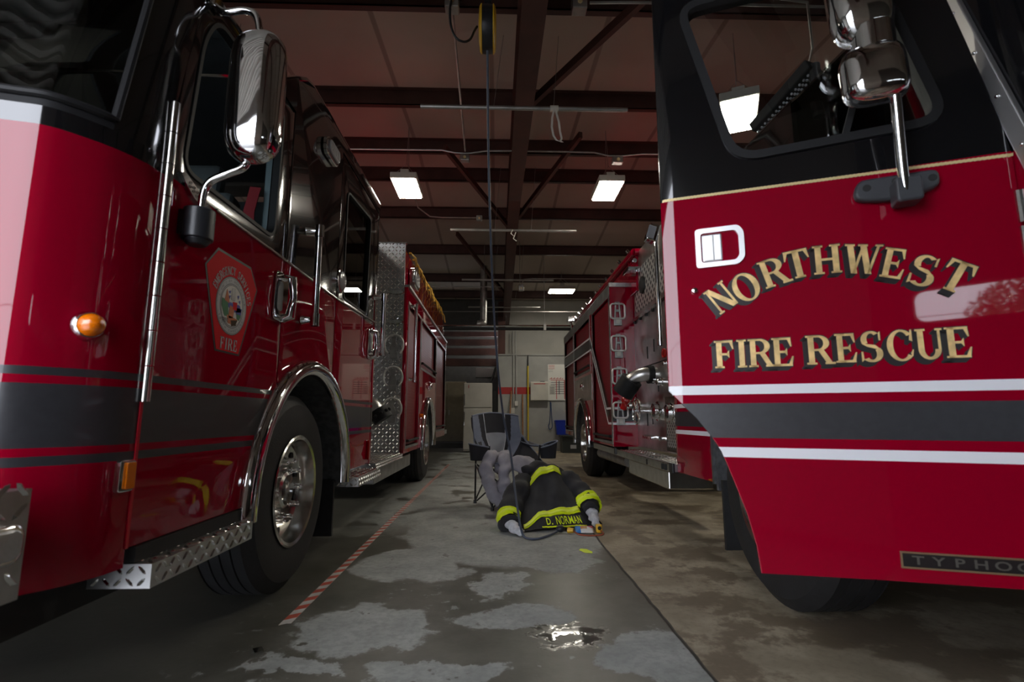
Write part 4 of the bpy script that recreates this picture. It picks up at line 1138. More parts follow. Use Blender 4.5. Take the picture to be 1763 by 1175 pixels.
# inside of the cab
b = MB(); b.box(-3.3, -1.26, 1.55, 4.55, 1.15, 1.2); b.build('cab_floor', interior, LT, 0)
b = MB(); b.box(-3.4, -1.16, 4.50, 4.56, 1.2, 2.9); b.build('rear_bulkhead', interior, LT, 0)
b = MB(); b.loft([[(x, 1.40, 1.2), (x, 1.36, 1.80), (x, 1.62, 1.85), (x, 1.78, 1.72), (x, 1.75, 1.2)] for x in (-3.2, -1.36)]); b.build('dashboard', interior, LT, 0, .02)
win3 = round_poly([(1.75, 1.81), (2.45, 1.82), (2.47, 2.51), (1.84, 2.50)], .07)
plate('far_side', [(1.6, .56), (4.6, .56), (4.6, 2.93), (2.85, 2.9), (2.4, 2.6), (1.6, 2.58)], [win3, win2], .03, lambda a, z, c: (-3.46 + c, a, z), interior, LT, smooth=0)
for x in (-1.75, -2.8):
    b = MB(); b.obox((x, 2.55, 1.6), .5, .5, .14); b.obox((x, 2.82, 1.92), .48, .14, .6, Matrix.Rotation(-.15, 3, 'X')); b.obox((x, 2.88, 2.31), .28, .1, .2, Matrix.Rotation(-.15, 3, 'X'))
    b.build('seat', seatm, LT, 0, .03)
b = MB(); b.obox((-1.52, 2.5, 1.90), .14, .42, .1, Matrix.Rotation(.1, 3, 'X')); b.build('arm_rest', seatm, LT, 0, .02)
b = MB(); b.box(-1.22, -1.16, 2.56, 2.63, 1.2, 2.6); b.build('door_post', postm, LT, 0, .01)
bl = [(-1.235, 2.52, 2.12), (-1.25, 2.50, 1.98), (-1.24, 2.49, 1.85), (-1.22, 2.5, 1.6)]
b = MB(); b.loft([[(x - .03, y - .01, z), (x + .02, y, z), (x + .02, y + .006, z), (x - .03, y - .004, z)] for x, y, z in bl]); b.build('seat_belt', beltm, LT, 0)
b = MB(); b.tube([(-1.152, 1.64, 1.90), (-1.15, 1.80, 2.35), (-1.15, 1.85, 2.52)], .016, 8); b.build('inner_pillar', postm, LT)
b = MB(); b.lathe([(.19, 0), (.205, .012), (.21, 0), (.205, -.012), (.19, 0)], (-2.9, 1.9, 1.95), (0, -.5, .87), 24); b.cyl((-2.9, 1.9, 1.95), (-2.9, 1.7, 1.7), .03, 10)
for a in (0, 2.1, 4.2):
    b.bar((-2.9, 1.9, 1.95), Vector((-2.9, 1.9, 1.95)) + Vector((math.cos(a), math.sin(a) * .87, math.sin(a) * .5)) * .2, .03, .02)
b.build('steering_wheel', under, LT)

# pump bay
b = MB(); b.box(-1.5, -1.45, 4.6, 6.05, .5, 3.0); b.build('pump_side', steel, LT, 0)
b = MB(); b.box(-1.47, XL - .02, 6.04, 6.07, .52, 3.06); lugs(b, (-1.46, 6.04, .53), (1, 0, 0), (0, 0, 1), (0, -1, 0), .34, 2.52, .042, .005)
dp = b.build('tread_plate_panel', [plate_m, lug_m], LT, 0)
b = MB(); b.box(-1.47, XL - .005, 6.03, 6.08, 3.055, 3.07); b.build('top_trim', alu, dp, 0)
for z in (1.80, 1.42, 1.055):
    c = Vector((-1.212, 6.02, z))
    b = MB(); 
    b.tube([c + Vector((.11 * math.sin(a), 0, .125 * math.cos(a))) for a in [math.radians(-140 + 280 * k / 24) for k in range(25)]], .011, 8)
    h = b.build('spanner_holder', castalu, dp)
    b = MB(); b.prism([(-.03, .10), (.03, .10), (.022, .03), (.05, -.03), (.03, -.10), (-.03, -.10), (-.05, -.03), (-.022, .03)], 0, .012, lambda x, z_, d: (c.x + x, c.y - d, c.z + z_))
    b.box(c.x - .045, c.x + .045, c.y - .02, c.y + .01, c.z - .16, c.z - .09); b.build('spanner', dsteel, h, 0, .004)
for z in (2.44, 2.08):
    b = MB(); b.loft([[(-1.212 + .10 * math.cos(a), 6.03, z + .03 * math.sin(a)) for a in [2 * PI * k / 20 for k in range(20)]], [(-1.212 + .09 * math.cos(a), 6.0, z + .02 * math.sin(a)) for a in [2 * PI * k / 20 for k in range(20)]]]); b.build('oval_step', alu, dp)
el = MB(); el.tube(smoothp([(-1.45, 5.5, 1.12), (-1.38, 5.5, 1.12), (-1.30, 5.5, 1.08), (-1.24, 5.5, 1.0)]), .07, 16); e_ = el.build('discharge_elbow', steel, LT)
b = MB(); b.cyl((-1.26, 5.5, 1.035), (-1.19, 5.5, .93), .105, 20)
for k in range(10):
    a = 2 * PI * k / 10
    u = Vector((.55, 0, -.83)).cross(Vector((0, 1, 0))).normalized()
    p = Vector((-1.225, 5.5, .983)) + (u * math.cos(a) + Vector((0, 1, 0)) * math.sin(a)) * .105
    b.sphere(p, .02, n=8, k=5)
b.build('discharge_cap', rubber, e_)
b = MB(); b.cyl((-1.45, 5.05, 1.32), (-1.30, 5.05, 1.25), .07, 16); b.build('discharge_cap', rubber, e_)
b = MB(); b.tube([(-1.33, 5.0, 1.40), (-1.24, 5.05, 1.30)], .025, 10); b.sphere((-1.24, 5.05, 1.3), .03); b.build('valve_handle', chrome, e_)
b = MB(); b.cyl((-1.45, 5.7, .78), (-1.36, 5.7, .78), .03, 12); b.build('drain_valve', chrome, LT)
b = MB(); b.cyl((-1.45, 5.85, .80), (-1.36, 5.85, .80), .025, 12); b.build('drain_valve', chrome, LT)
rb = step_box(LT, -1.5, -1.075, 4.70, 6.03, .495, .55, 'running_board', .05)
b = MB(); b.box(-1.45, -1.13, 4.9, 6.9, .34, .49); b.build('under_box', dsteel, LT, 0, .01)
# body
XB = -1.075
def mpB(a, z, c): return (XB - c, a, z)
BAC, BAR = 8.15, .66
out = [(6.07, .54), (7.45, .54)] + arch_pts(BAC, .56, BAR, 180, 0, 24) + [(8.85, .60), (10.75, .60), (10.75, 2.52), (6.07, 2.52)]
h1 = [(6.17, .62), (7.12, .62), (7.12, 2.33), (6.17, 2.33)]
h2 = [(7.24, 1.66), (8.98, 1.66), (8.98, 2.33), (7.24, 2.33)]
h3 = [(9.1, .74), (10.66, .74), (10.66, 2.33), (9.1, 2.33)]
plate('body_side', out, [h1, h2, h3], .06, mpB, [red, darkstripe], LT, smooth=0)
for h_ in (h1, h2, h3): rollup(LT, mpB, h_[0][0], h_[1][0], h_[0][1], h_[2][1])
b = MB(); b.box(-3.45, XB - .06, 6.08, 10.74, .8, 2.5); b.build('body_core', under, LT, 0)
b = MB(); b.box(-3.4, -1.13, 6.08, 10.6, 2.5, 3.02); b.build('hose_bed', red, LT, 0, .02)
b = MB(); b.box(XB - .06, XB + .02, 6.07, 10.77, 2.515, 2.55); b.build('drip_rail', dsteel, LT, 0, .004)
b = MB(); b.box(XB - .03, XB + .0, 10.75, 10.78, .6, 2.55); b.build('corner_trim', alu, LT, 0)
b = MB(); b.box(XB - .15, XB - .0, 10.78, 11.25, .62, .70); b.build('tail_step', dsteel, LT, 0)
handrail(LT, mpB, 6.28, 1.38, 2.36, -.07, .022)
fender(LT, mpB, BAC, .56, BAR + .01, .5, .09, .5)
wheel(LT, -1.10, BAC, .54, 1, .54, .3, False)
wheel(LT, -1.44, BAC, .54, 1, .54, .3, False)
b = MB(); b.cyl((XB - .02, 7.36, .98), (XB + .04, 7.36, .98), .03, 12); b.build('marker_light', amber, LT)
cap_light(LT, mpB, 8.2, 1.45, .055, 'fuel_cap', chrome, .03)
b = MB(); b.prism(rpoly(6.35, 6.75, 2.62, 2.86, .06), -.07, 0, lambda a, z, c: (-1.12 - c, a, z)); s = b.build('scene_light', chrome, LT, 40, .01)
b = MB(); b.prism(rpoly(6.39, 6.71, 2.65, 2.83, .05), -.085, -.07, lambda a, z, c: (-1.12 - c, a, z)); b.build('lens', clear, s, 40, .01)
b = MB(); b.prism(rpoly(10.2, 10.4, 2.62, 2.78, .06), -.04, 0, lambda a, z, c: (-1.12 - c, a, z)); b.build('scene_light', chrome, LT, 40, .01)
# yellow webbing along the hose bed edge
rnd = random.Random(3)
for k in range(15):
    y = 6.35 + k * .27
    b = MB()
    for q in range(2):
        p0 = Vector((-1.10, y, 3.03)); d = Vector((.05 + .04 * rnd.random(), rnd.uniform(-.1, .1), -.14 - .10 * rnd.random()))
        p1 = p0 + d * .5 + Vector((.02, 0, .02)); p2 = p0 + d
        w = Vector((0, .018, .008))
        b.loft([[p - w, p + w, p + w + Vector((.006, 0, 0)), p - w + Vector((.006, 0, 0))] for p in (p0, p1, p2)])
    b.obox((-1.11, y, 3.03), .03, .05, .02)
    b.build('strap_end', strapy, LT, 0)
b = MB()
for k in range(16):
    y = 6.5 + k * .25
    b.tube([(-1.122, y, 3.0), (-1.118, y + .2, 2.66)], .0028, 4); b.tube([(-1.122, y + .2, 3.0), (-1.118, y, 2.66)], .0028, 4)
b.build('hose_bed_net', pm('dark_net', (.12, .06, .01), .8), LT)
# ================================================================ right engine
XR = 1.575
def mpR(a, z, c): return (XR - .02 * (a - 1.44) + c, a, z)
RT = thing('fire_engine', 'red fire engine on the right with its lettered front door swung open and white stripes', 'fire engine', (2.66, 4, 0))
WS = [('b', z) for z in (.819, .852, .883, 1.0, 1.03, 1.062, 1.757)]
PM4 = [red, darkstripe, black, white_stripe]
def paintR(z):
    if .819 < z < .852 or 1.03 < z < 1.062: return 3
    if .883 < z < 1.0: return 1
    return 2 if z > 1.757 else 0
FP = Vector((0.61153, 1.82569, 0)); DD = Vector((0.918420, -0.395608, 0)); DN = Vector((-0.395608, -0.918420, 0))
def mpD(u, z, c): return FP + DD * u - DN * c + Vector((0, 0, z))
EDGE = .055
def edge_round(u, z, c):
    if u < EDGE: c += 2.45 * (EDGE - u) ** 2
    return u, z, c
do = [(.004, 1.045), (.045, 1.0), (.095, .946), (.135, .893), (.168, .838), (.205, .729), (.235, .637), (.257, .538), (.266, .453), (.6, .468), (1.03, .482), (1.036, 1.0), (1.044, 1.741), (1.026, 1.876), (.998, 2.021), (.949, 2.263), (.87, 2.64), (.006, 2.64)]
dwin = round_poly([(.262, 1.868), (.905, 1.885), (.745, 2.545), (.095, 2.56)], .10, 7)
DR = plate('front_door', do, [dwin], .055, mpD, PM4, RT, WS + [('a', u) for u in (.002, .006, .010, .014, .02, .026, .033, .04, .048, .055, .057, .060)], lambda a, z: paintR(z), .003, edge_round, 12)
ring_plate(off_poly(dwin, .004), off_poly(dwin, -.026), -.010, .05, mpD, 'window_frame', rubber, DR)
plate('window', off_poly(dwin, -.01), [], .006, lambda a, z, c: mpD(a, z, c + .02), pane, DR, smooth=0)
b = MB(); b.bar(mpD(.62, 1.90, .02), mpD(.80, 2.5, .02), .02, .02); b.build('window_divider', rubber, DR, 0)
# inner trim of the door
plate('inner_panel', [(.10, 1.05), (.30, .60), (1.0, .60), (1.0, 1.70), (.05, 1.70)], [], .04, lambda a, z, c: mpD(a, z, c + .06), interior, DR, smooth=0)
# gold rope line
b = MB()
for k in range(88):
    u = .012 + k * .0117
    z = 1.762 - .018 * (u / 1.04)
    b.add([mpD(*edge_round(u, z - .006, -.0015)), mpD(*edge_round(u + .0135, z - .004, -.0015)), mpD(*edge_round(u + .0145, z + .006, -.0015)), mpD(*edge_round(u + .001, z + .004, -.0015))], [(0, 1, 2, 3)])
b.build('gold_rope_line', goldtrim, DR, 0)
# lettering
word = [('N', .198, 1.372, 33, .098, .080), ('O', .279, 1.402, 24, .100, .088), ('R', .371, 1.447, 15, .098, .086), ('T', .443, 1.467, 8, .098, .080), ('H', .530, 1.473, 0, .098, .082),
        ('W', .632, 1.462, -8, .098, .108), ('E', .714, 1.438, -16, .098, .066), ('S', .787, 1.406, -23, .098, .072), ('T', .868, 1.379, -31, .098, .078)]
word += [('F', .197, 1.169, 0, .096, .066), ('I', .252, 1.169, 0, .096, .036), ('R', .312, 1.169, 0, .096, .080), ('E', .379, 1.169, 0, .096, .068),
         ('R', .486, 1.171, 0, .096, .080), ('E', .561, 1.173, 0, .094, .064), ('S', .629, 1.174, 0, .096, .064), ('C', .704, 1.174, 0, .096, .072), ('U', .780, 1.175, 0, .094, .072), ('E', .852, 1.176, 0, .094, .068)]
for words in (word[:9], word[9:]):
  sh = MB(); fc = MB(); ol = MB()
  for ch, u, z, r, h, w in words:
      for k in range(6):
          glyph(sh, ch, u, z, r, h * 1.03, w * 1.04, mpD, -.0006 - .00002 * k, .0003, du=-.0024 * (k + 1), dz=-.0022 * (k + 1))
      glyph(ol, ch, u, z, r, h * 1.06, w * 1.07, mpD, -.0009, .0003)
      glyph(fc, ch, u, z, r, h, w, mpD, -.0015, .0008)
  lt = fc.build('gold_lettering', gold, DR, 0)
  sh.build('letter_shadow', letblack, lt, 0); ol.build('letter_outline', letblack, lt, 0)
# handle
b = MB()
o1 = round_poly([(.122, 1.484), (.262, 1.486), (.284, 1.51), (.284, 1.605), (.268, 1.630), (.122, 1.630)], .014)
i1 = round_poly([(.140, 1.502), (.254, 1.503), (.266, 1.52), (.266, 1.596), (.256, 1.612), (.140, 1.612)], .012)
hd = ring_plate(o1, i1, -.010, .02, mpD, 'door_handle', satin, DR)
b = MB(); b.prism(i1, .026, .03, mpD); b.build('recess', alu, hd, 0)
b = MB(); b.prism(rpoly(.143, .212, 1.505, 1.609, .008), -.006, .02, mpD); b.build('paddle', satin, hd, 0, .006)
b = MB(); b.prism(rpoly(.180, .184, 1.51, 1.604, .001), -.0075, -.0055, mpD); b.build('paddle_seam', dsteel, hd, 0)
b = MB(); b.lathe([(.013, 0), (.013, .006), (.009, .012), (.001, .014)], mpD(.111, 1.404, 0), DN, 16); b.build('key_lock', chrome, DR)
# hinge edge
b = MB()
for k in range(10): b.cyl(mpD(1.044, .52 + k * .112, .0), mpD(1.044, .62 + k * .112, .0), .012, 10)
b.build('hinge', alu, DR)
# name plate
bronze = pm('worn_bronze', (.28, .18, .10), .45, .5)
b = MB(); b.prism(round_poly([(.647, .512), (1.02, .520), (1.02, .562), (.647, .556)], .004), -.005, 0, mpD); np_ = b.build('name_plate', letblack, DR, 0, .0015)
ring_plate([(.645, .510), (1.022, .518), (1.022, .564), (.645, .558)], [(.650, .515), (1.017, .523), (1.017, .559), (.650, .553)], -.007, -.003, mpD, 'plate_rim', bronze, np_)
b = MB()
for i, ch in enumerate('TYPHOON'):
    vs, fs = text_mesh(ch, .034, .0, .018)
    b.add([mpD(.688 + i * .049 + v[0] * 1.45, .524 + i * .0007 + v[1], -.0062) for v in vs], fs)
b.build('plate_lettering', pm('dull_bronze', (.16, .15, .13), .4, .6), np_, 0)
# mirror
b = MB(); b.prism(round_poly([(.615, 1.655), (.70, 1.640), (.78, 1.645), (.85, 1.668), (.85, 1.725), (.63, 1.722)], .03), -.03, 0, mpD); mm = b.build('mirror_mount', mplastic, DR, 40, .008)
b = MB(); b.prism(round_poly([(.715, 1.61), (.785, 1.612), (.785, 1.69), (.715, 1.69)], .012), -.09, -.02, mpD); b.build('arm_socket', mplastic, mm, 40, .006)
for u, z in ((.655, 1.69), (.735, 1.70), (.83, 1.695)):
    b = MB(); b.cyl(mpD(u, z, -.031), mpD(u, z, -.029), .012, 12); b.build('bolt_hole', under, mm)
b = MB(); b.tube(smoothp([mpD(.742, 1.645, -.075), mpD(.740, 1.72, -.08), mpD(.737, 1.82, -.095), mpD(.734, 1.90, -.11), mpD(.732, 1.97, -.12)]), .0155, 14); b.build('mirror_arm', chrome, DR)
def mh(u, z0, z1, w, dpt, cen):
    def rg(t):
        z = z0 + (z1 - z0) * t
        e = max(0.0, 1 - abs(2 * t - 1) ** 6) ** .5
        out = []
        for k in range(36):
            a = 2 * PI * k / 36
            x = w * e * math.copysign(abs(math.cos(a)) ** .6, math.cos(a)); s_ = math.sin(a)
            y = dpt * e * math.copysign(abs(s_) ** .8, s_) if s_ > 0 else .03 * e * math.copysign(abs(s_) ** .4, s_)
            out.append(mpD(u + x + (z - 2.1) * -.04, z, -cen - y))
        return out
    m = MB(); m.loft([rg(t) for t in (.004, .015, .035, .07, .12, .2, .3, .4, .5, .6, .7, .8, .88, .93, .965, .985, .996)])
    return m
mh(.683, 1.935, 2.13, .09, .07, .10).build('mirror_housing', chrome, DR, 60)
mh(.676, 2.14, 2.60, .09, .08, .10).build('mirror_housing', chrome, DR, 60)
b = MB(); b.cyl(mpD(.69, 2.10, -.12), mpD(.69, 2.18, -.12), .06, 20); b.build('mirror_joint', chrome, DR)

# cab behind the door
RY = -.19
noseR = [(2.58 - (x + 2.28) * 1.0, y + RY) for x, y in nose]          # mirrored plan
noseR = [(x - (noseR[0][0] - XR), y) for x, y in noseR]
b = MB()
zr = [.50, .819, .852, .883, 1.0, 1.03, 1.062, 1.757, 1.80]
for k in range(len(zr) - 1):
    b.loft([[(x, y, zr[k]) for x, y in noseR], [(x, y, zr[k + 1]) for x, y in noseR]], False, False, paintR((zr[k] + zr[k + 1]) / 2))
b.build('cab_nose', PM4, RT, 30)
def upR(z0, z1, i0, i1, name, m):
    b = MB(); b.loft([[(noseR[i][0], noseR[i][1] + .16 * (z - 1.8), z) for i in range(i0, i1 + 1)] for z in (z0, (z0 + z1) / 2, z1)], False, False)
    return b.build(name, m, RT, 30)
upR(1.80, 2.62, 0, gi + 6, 'cab_pillar', black); upR(1.80, 2.62, NH - 7 - gi, NH - 1, 'cab_pillar', black)
upR(2.50, 2.62, gi + 6, NH - 7 - gi, 'windshield_header', black); upR(1.80, 1.835, gi + 6, NH - 7 - gi, 'windshield_sill', rubber)
upR(1.835, 2.50, gi + 6, NH - 7 - gi, 'windshield', glassd)
b = MB(); b.bar((1.566, 1.345, 1.66), (1.566, 1.595, 2.60), .055, .02, (-1, 0, 0))
pb_ = b.build('pillar_trim', satin, RT, 0, .004)
b = MB()
for t_ in (.1, .3, .5, .7, .9): b.sphere((1.556, 1.345 + .25 * t_, 1.66 + .94 * t_), .007, n=10, k=6)
b.build('screw', chrome, pb_)
b = MB()
rings = []
XRo = noseR[-1][0]
for y, z in [(1.15, 2.60), (1.5, 2.605), (2.4, 2.625), (2.5, 2.64), (4.36, 2.65)]:
    x0 = mpR(y, 0, 0)[0] if y > 1.4 else XR + .2
    rings.append([(x0, y, z - .03), (x0 + .008, y, z - .008), (x0 + .03, y, z), (2.66, y, z + .03), (XRo - .03, y, z), (XRo, y, z - .03)])
b.loft(rings, False, False); b.build('cab_roof', black, RT, 40)
C2, A2 = 2.86, .74
out = [(2.46, .52 + math.sqrt(A2 ** 2 - .40 ** 2))] + [p for p in arch_pts(C2, .52, A2, 120, 2, 26) if p[0] > 2.47] + [(3.603, .50), (4.36, .50), (4.36, 2.62), (2.46, 2.62)]
w4 = round_poly([(3.3, 1.82), (3.95, 1.82), (3.95, 2.45), (3.3, 2.45)], .06)
plate('side_panel', out, [w4], .03, mpR, PM4, RT, WS, lambda a, z: paintR(z), .004)
plate('rear_window', off_poly(w4, .002), [], .006, lambda a, z, c: mpR(a, z, c + .012), glassd, RT, smooth=0)
b = MB(); b.box(1.50, 1.545, 3.585, 3.615, .50, .95); b.box(1.515, 1.85, 3.55, 3.585, .46, .98); b.build('wheel_arch_edge', liner, RT, 0)
b = MB(); b.loft([[mpR(a, z, c) for a, z in [(C2 - A2, .5)] + arch_pts(C2, .52, A2, 180, 0, 30) + [(C2 + A2, .5)]] for c in (.0, .5)], False, False); b.build('wheel_well', liner, RT, 40)
wheel(RT, 1.43, 2.75, .54, -1, .54)
b = MB(); b.box(1.46, 1.9, 3.36, 3.385, .12, .55); b.build('mud_flap', tyre, RT, 0)
b = MB(); b.box(XR + .15, XRo - .15, 1.4, 4.1, 1.12, 1.2); b.build('cab_floor', under, RT, 0)
b = MB(); b.box(XR + .05, XRo - .1, 4.28, 4.34, .6, 2.6); b.build('rear_bulkhead', under, RT, 0)
b = MB(); b.loft([[(x, 1.2, 1.2), (x, 1.16, 1.78), (x, 1.42, 1.83), (x, 1.58, 1.7), (x, 1.55, 1.2)] for x in (XR + .3, XRo - .3)]); b.build('dashboard', interior, RT, 0, .02)
for x in (2.0, 3.2):
    b = MB(); b.obox((x, 2.35, 1.55), .5, .5, .14); b.obox((x, 2.62, 1.87), .48, .14, .6, Matrix.Rotation(-.15, 3, 'X')); b.build('seat', seatm, RT, 0, .03)
plate('far_side', [(1.4, .5), (4.36, .5), (4.36, 2.62), (1.4, 2.58)], [round_poly([(1.6, 1.81), (2.3, 1.82), (2.3, 2.45), (1.7, 2.45)], .07)], .03, lambda a, z, c: (XRo + .01 - c, a, z), red, RT, smooth=0)
b = MB(); b.box(1.7, XRo - .3, 1.3, 4.0, .42, .6); b.build('underframe', under, RT, 0)
# telescoping light above the cab roof
b = MB(); b.bar((1.66, 3.0, 2.78), (1.80, 2.60, 2.94), .11, .07); ls = b.build('roof_light_bar', under, RT, 0, .01)
b = MB()
for i in range(14):
    for j in range(3):
        p = Vector((1.66, 3.0, 2.78)).lerp(Vector((1.80, 2.60, 2.94)), (i + .7) / 15)
        b.sphere(p + Vector((-.018 + .018 * j, -.02 + .0 * j, -.042)), .0085, n=8, k=5)
b.build('led_lens', clear, ls)
b = MB(); b.cyl((1.80, 2.60, 2.62), (1.80, 2.60, 2.94), .03, 10); b.build('light_post', under, ls)

# pump house
XP = 1.75
def mpP(a, z, c): return (XP + c, a, z)
b = MB(); b.box(XP, XP + .05, 4.16, 6.4, .6, 2.16); pp = b.build('pump_panel', steel, RT, 0)
b = MB(); b.box(XP, XP + .05, 4.16, 6.35, 2.17, 3.0); up_ = b.build('upper_pump_panel', steel, RT, 0)
b = MB(); b.prism([(4.85, 2.27), (6.28, 2.25), (6.28, 2.76), (5.5, 2.78)], -.004, 0, mpP); b.build('perforated_screen', perfbig, up_, 0)
b = MB(); b.lathe([(.001, .03), (.07, .03), (.10, .018), (.11, 0)], (XP - .004, 5.93, 2.53), (-1, 0, 0), 24); b.build('round_badge', under, up_)
b = MB(); b.bar((XP - .01, 4.2, 2.17), (XP - .01, 6.38, 2.17), .03, .04); b.build('panel_rail', alu, up_, 0)
b = MB()
for y in (5.3, 5.55, 5.8, 6.05, 6.3): b.cyl((XP - .03, y, 2.14), (XP, y, 2.14), .018, 10)
b.bar((XP - .004, 4.3, 1.545), (XP - .004, 6.38, 1.545), .008, .012)
for y, z in ((5.35, 1.9), (5.6, 1.75), (5.85, 1.7), (5.5, 1.3), (5.75, .95), (5.95, .93)): b.box(XP - .006, XP, y - .01, y + .01, z - .07, z + .07)
b.build('panel_slots', under, pp, 0)
b = MB(); b.cyl((XP - .02, 5.25, 1.62), (XP, 5.25, 1.62), .05, 16); b.box(XP - .012, XP, 5.1, 5.3, 1.60, 1.63); b.build('red_tag', redlens, pp, 0)
el = MB(); el.tube(smoothp([(XP, 5.55, 1.42), (XP - .14, 5.55, 1.42), (XP - .25, 5.6, 1.38), (XP - .30, 5.65, 1.30)]), .075, 18); e2 = el.build('discharge_elbow', steel, pp)
b = MB(); b.cyl((XP - .26, 5.6, 1.37), (XP - .35, 5.68, 1.22), .12, 22); b.build('discharge_cap', rubber, e2)
b = MB(); b.cyl((XP - .10, 5.55, 1.42), (XP - .04, 5.55, 1.42), .10, 20); b.build('collar', rubber, e2)
b = MB(); b.sphere((XP - .20, 6.15, 1.16), .055); b.cyl((XP - .20, 6.15, 1.15), (XP - .22, 6.2, 1.06), .04, 12); b.build('red_cap', redlens, pp)
def spoked(y, z, r, off, nm='hand_wheel'):
    c = Vector((XP - off, y, z)); b = MB()
    b.tube([c + Vector((0, r * math.cos(2 * PI * k / 28), r * math.sin(2 * PI * k / 28))) for k in range(29)], .012, 8)
    for k in range(4):
        a = PI / 4 + PI / 2 * k
        b.cyl(c, c + Vector((0, r * math.cos(a), r * math.sin(a))), .01, 8)
    b.cyl(c + Vector((-.03, 0, 0)), (XP, y, z), .028, 12)
    return b.build(nm, chrome, pp)
spoked(5.95, 1.03, .15, .13)
for y, z, r, l in ((5.45, 1.02, .105, .10), (5.05, 1.0, .10, .09), (6.25, 1.1, .06, .16), (5.5, 1.36, .04, .07), (5.28, 1.32, .045, .09), (5.15, 1.5, .03, .06)):
    b = MB(); b.lathe([(r, 0), (r, l * .4), (r * .8, l * .45), (r * .8, l * .9), (r * .55, l), (.001, l)], (XP, y, z), (-1, 0, 0), 20); b.build('discharge_cap', chrome, pp)
for k in range(7):
    b = MB(); y = 5.7 + k * .06 if k < 6 else 5.4
    b.cyl((XP, y, .74), (XP - .05, y, .73), .02, 10); b.build('drain_knob', chrome, pp)
b = MB()
for z in (1.9, 1.66, 1.2): b.lathe([(.06, 0), (.06, .02), (.05, .024), (.001, .024)], (XP, 4.7, z), (-1, 0, 0), 20)
b.build('gauge', chrome, pp)
# mesh panel at the back of the cab
b = MB(); b.box(XP - .02, XP + .0, 4.75, 5.25, .62, 1.16); mp_ = b.build('side_mesh_frame', alu, RT, 0)
b = MB(); b.box(XP - .026, XP - .02, 4.79, 5.21, .66, 1.08); b.build('mesh_screen', perf, mp_, 0)
# handrail and scene light at the cab corner
handrail(RT, lambda a, z, c: (1.55 + c, a, z), 4.70, 1.62, 2.72, -.02, .022)
b = MB(); b.obox((1.50, 4.72, 2.72), .10, .12, .17, Matrix.Rotation(.3, 3, 'Y')); s = b.build('scene_light', chrome, RT, 0, .012)
b = MB(); b.obox((1.475, 4.655, 2.715), .075, .01, .13, Matrix.Rotation(.3, 3, 'Y')); b.build('lens', clear, s, 0, .004)
# running board and its edge rail
rb2 = step_box(RT, 1.78, 1.50, 4.37, 6.38, .50, .565, 'running_board', .05)
b = MB(); b.bar((1.49, 4.4, .525), (1.46, 7.75, .545), .02, .075)
for y in (4.55, 4.62, 5.0, 5.5): pass
b.build('edge_rail', alu, rb2, 0, .005)
b = MB()
for y in (4.55, 4.63, 5.1, 5.7): b.box(1.470, 1.482, y - .015, y + .015, .50, .55)
b.build('rail_slot', under, rb2, 0)
b = MB(); b.box(1.478, 1.50, 4.37, 4.46, .49, .57); b.build('end_cap', bplastic, rb2, 0, .004)
b = MB(); b.box(1.45, 1.475, 6.35, 6.42, .51, .59); b.build('rail_joint', bplastic, rb2, 0, .004)
b = MB(); b.box(1.50, 1.9, 4.55, 5.9, .33, .49); b.build('under_box', alu, RT, 0, .012)
b = MB(); b.tube([(1.62, 6.3, .43), (1.62, 8.0, .42)], .075, 16); b.build('exhaust_pipe', dsteel, RT)
# body
XS = 1.445
def mpS(a, z, c): return (XS + c, a, z)
BC, BR = 8.75, .68
out = [(6.40, .60), (7.95, .60)] + arch_pts(BC, .56, BR, 176, 4, 24) + [(9.5, .62), (10.85, .62), (10.85, 2.66), (6.40, 2.66)]
k1 = [(6.46, .66), (7.62, .66), (7.62, 2.50), (6.46, 2.50)]
k2 = [(7.86, 1.70), (9.42, 1.70), (9.42, 2.50), (7.86, 2.50)]
k3 = [(9.56, .72), (10.75, .72), (10.75, 2.50), (9.56, 2.50)]
plate('body_side', out, [k1, k2, k3], .06, mpS, [red], RT, smooth=0)
for h_ in (k1, k2, k3): rollup(RT, mpS, h_[0][0], h_[1][0], h_[0][1], h_[2][1])
b = MB(); b.box(XS - .006, XS + .03, 6.40, 10.86, 2.53, 2.66); b.build('drip_rail', dsteel, RT, 0, .004)
b = MB(); b.box(XS, XS + .4, 6.385, 6.41, .60, 2.66); fp_ = b.build('body_front', red, RT, 0)
b = MB(); b.box(XS - .01, XP, 6.36, 6.41, 2.62, 2.672); lugs(b, (XS, 6.36, 2.625), (1, 0, 0), (0, 0, 1), (0, -1, 0), .3, .045, .022); b.build('tread_plate_trim', [plate_m, lug_m], fp_, 0)
b = MB(); b.box(XS - .004, XP, 6.381, 6.385, 1.055, 1.085, 0); b.box(XS - .004, XP, 6.381, 6.385, .865, .893, 0); b.box(XS - .004, XP, 6.381, 6.385, .905, 1.045, 1)
b.build('stripe', [white_stripe, darkstripe], fp_, 0)
b = MB(); b.box(XS - .004, XS + .012, 6.395, 6.42, .60, 2.62); b.build('corner_trim', alu, fp_, 0)
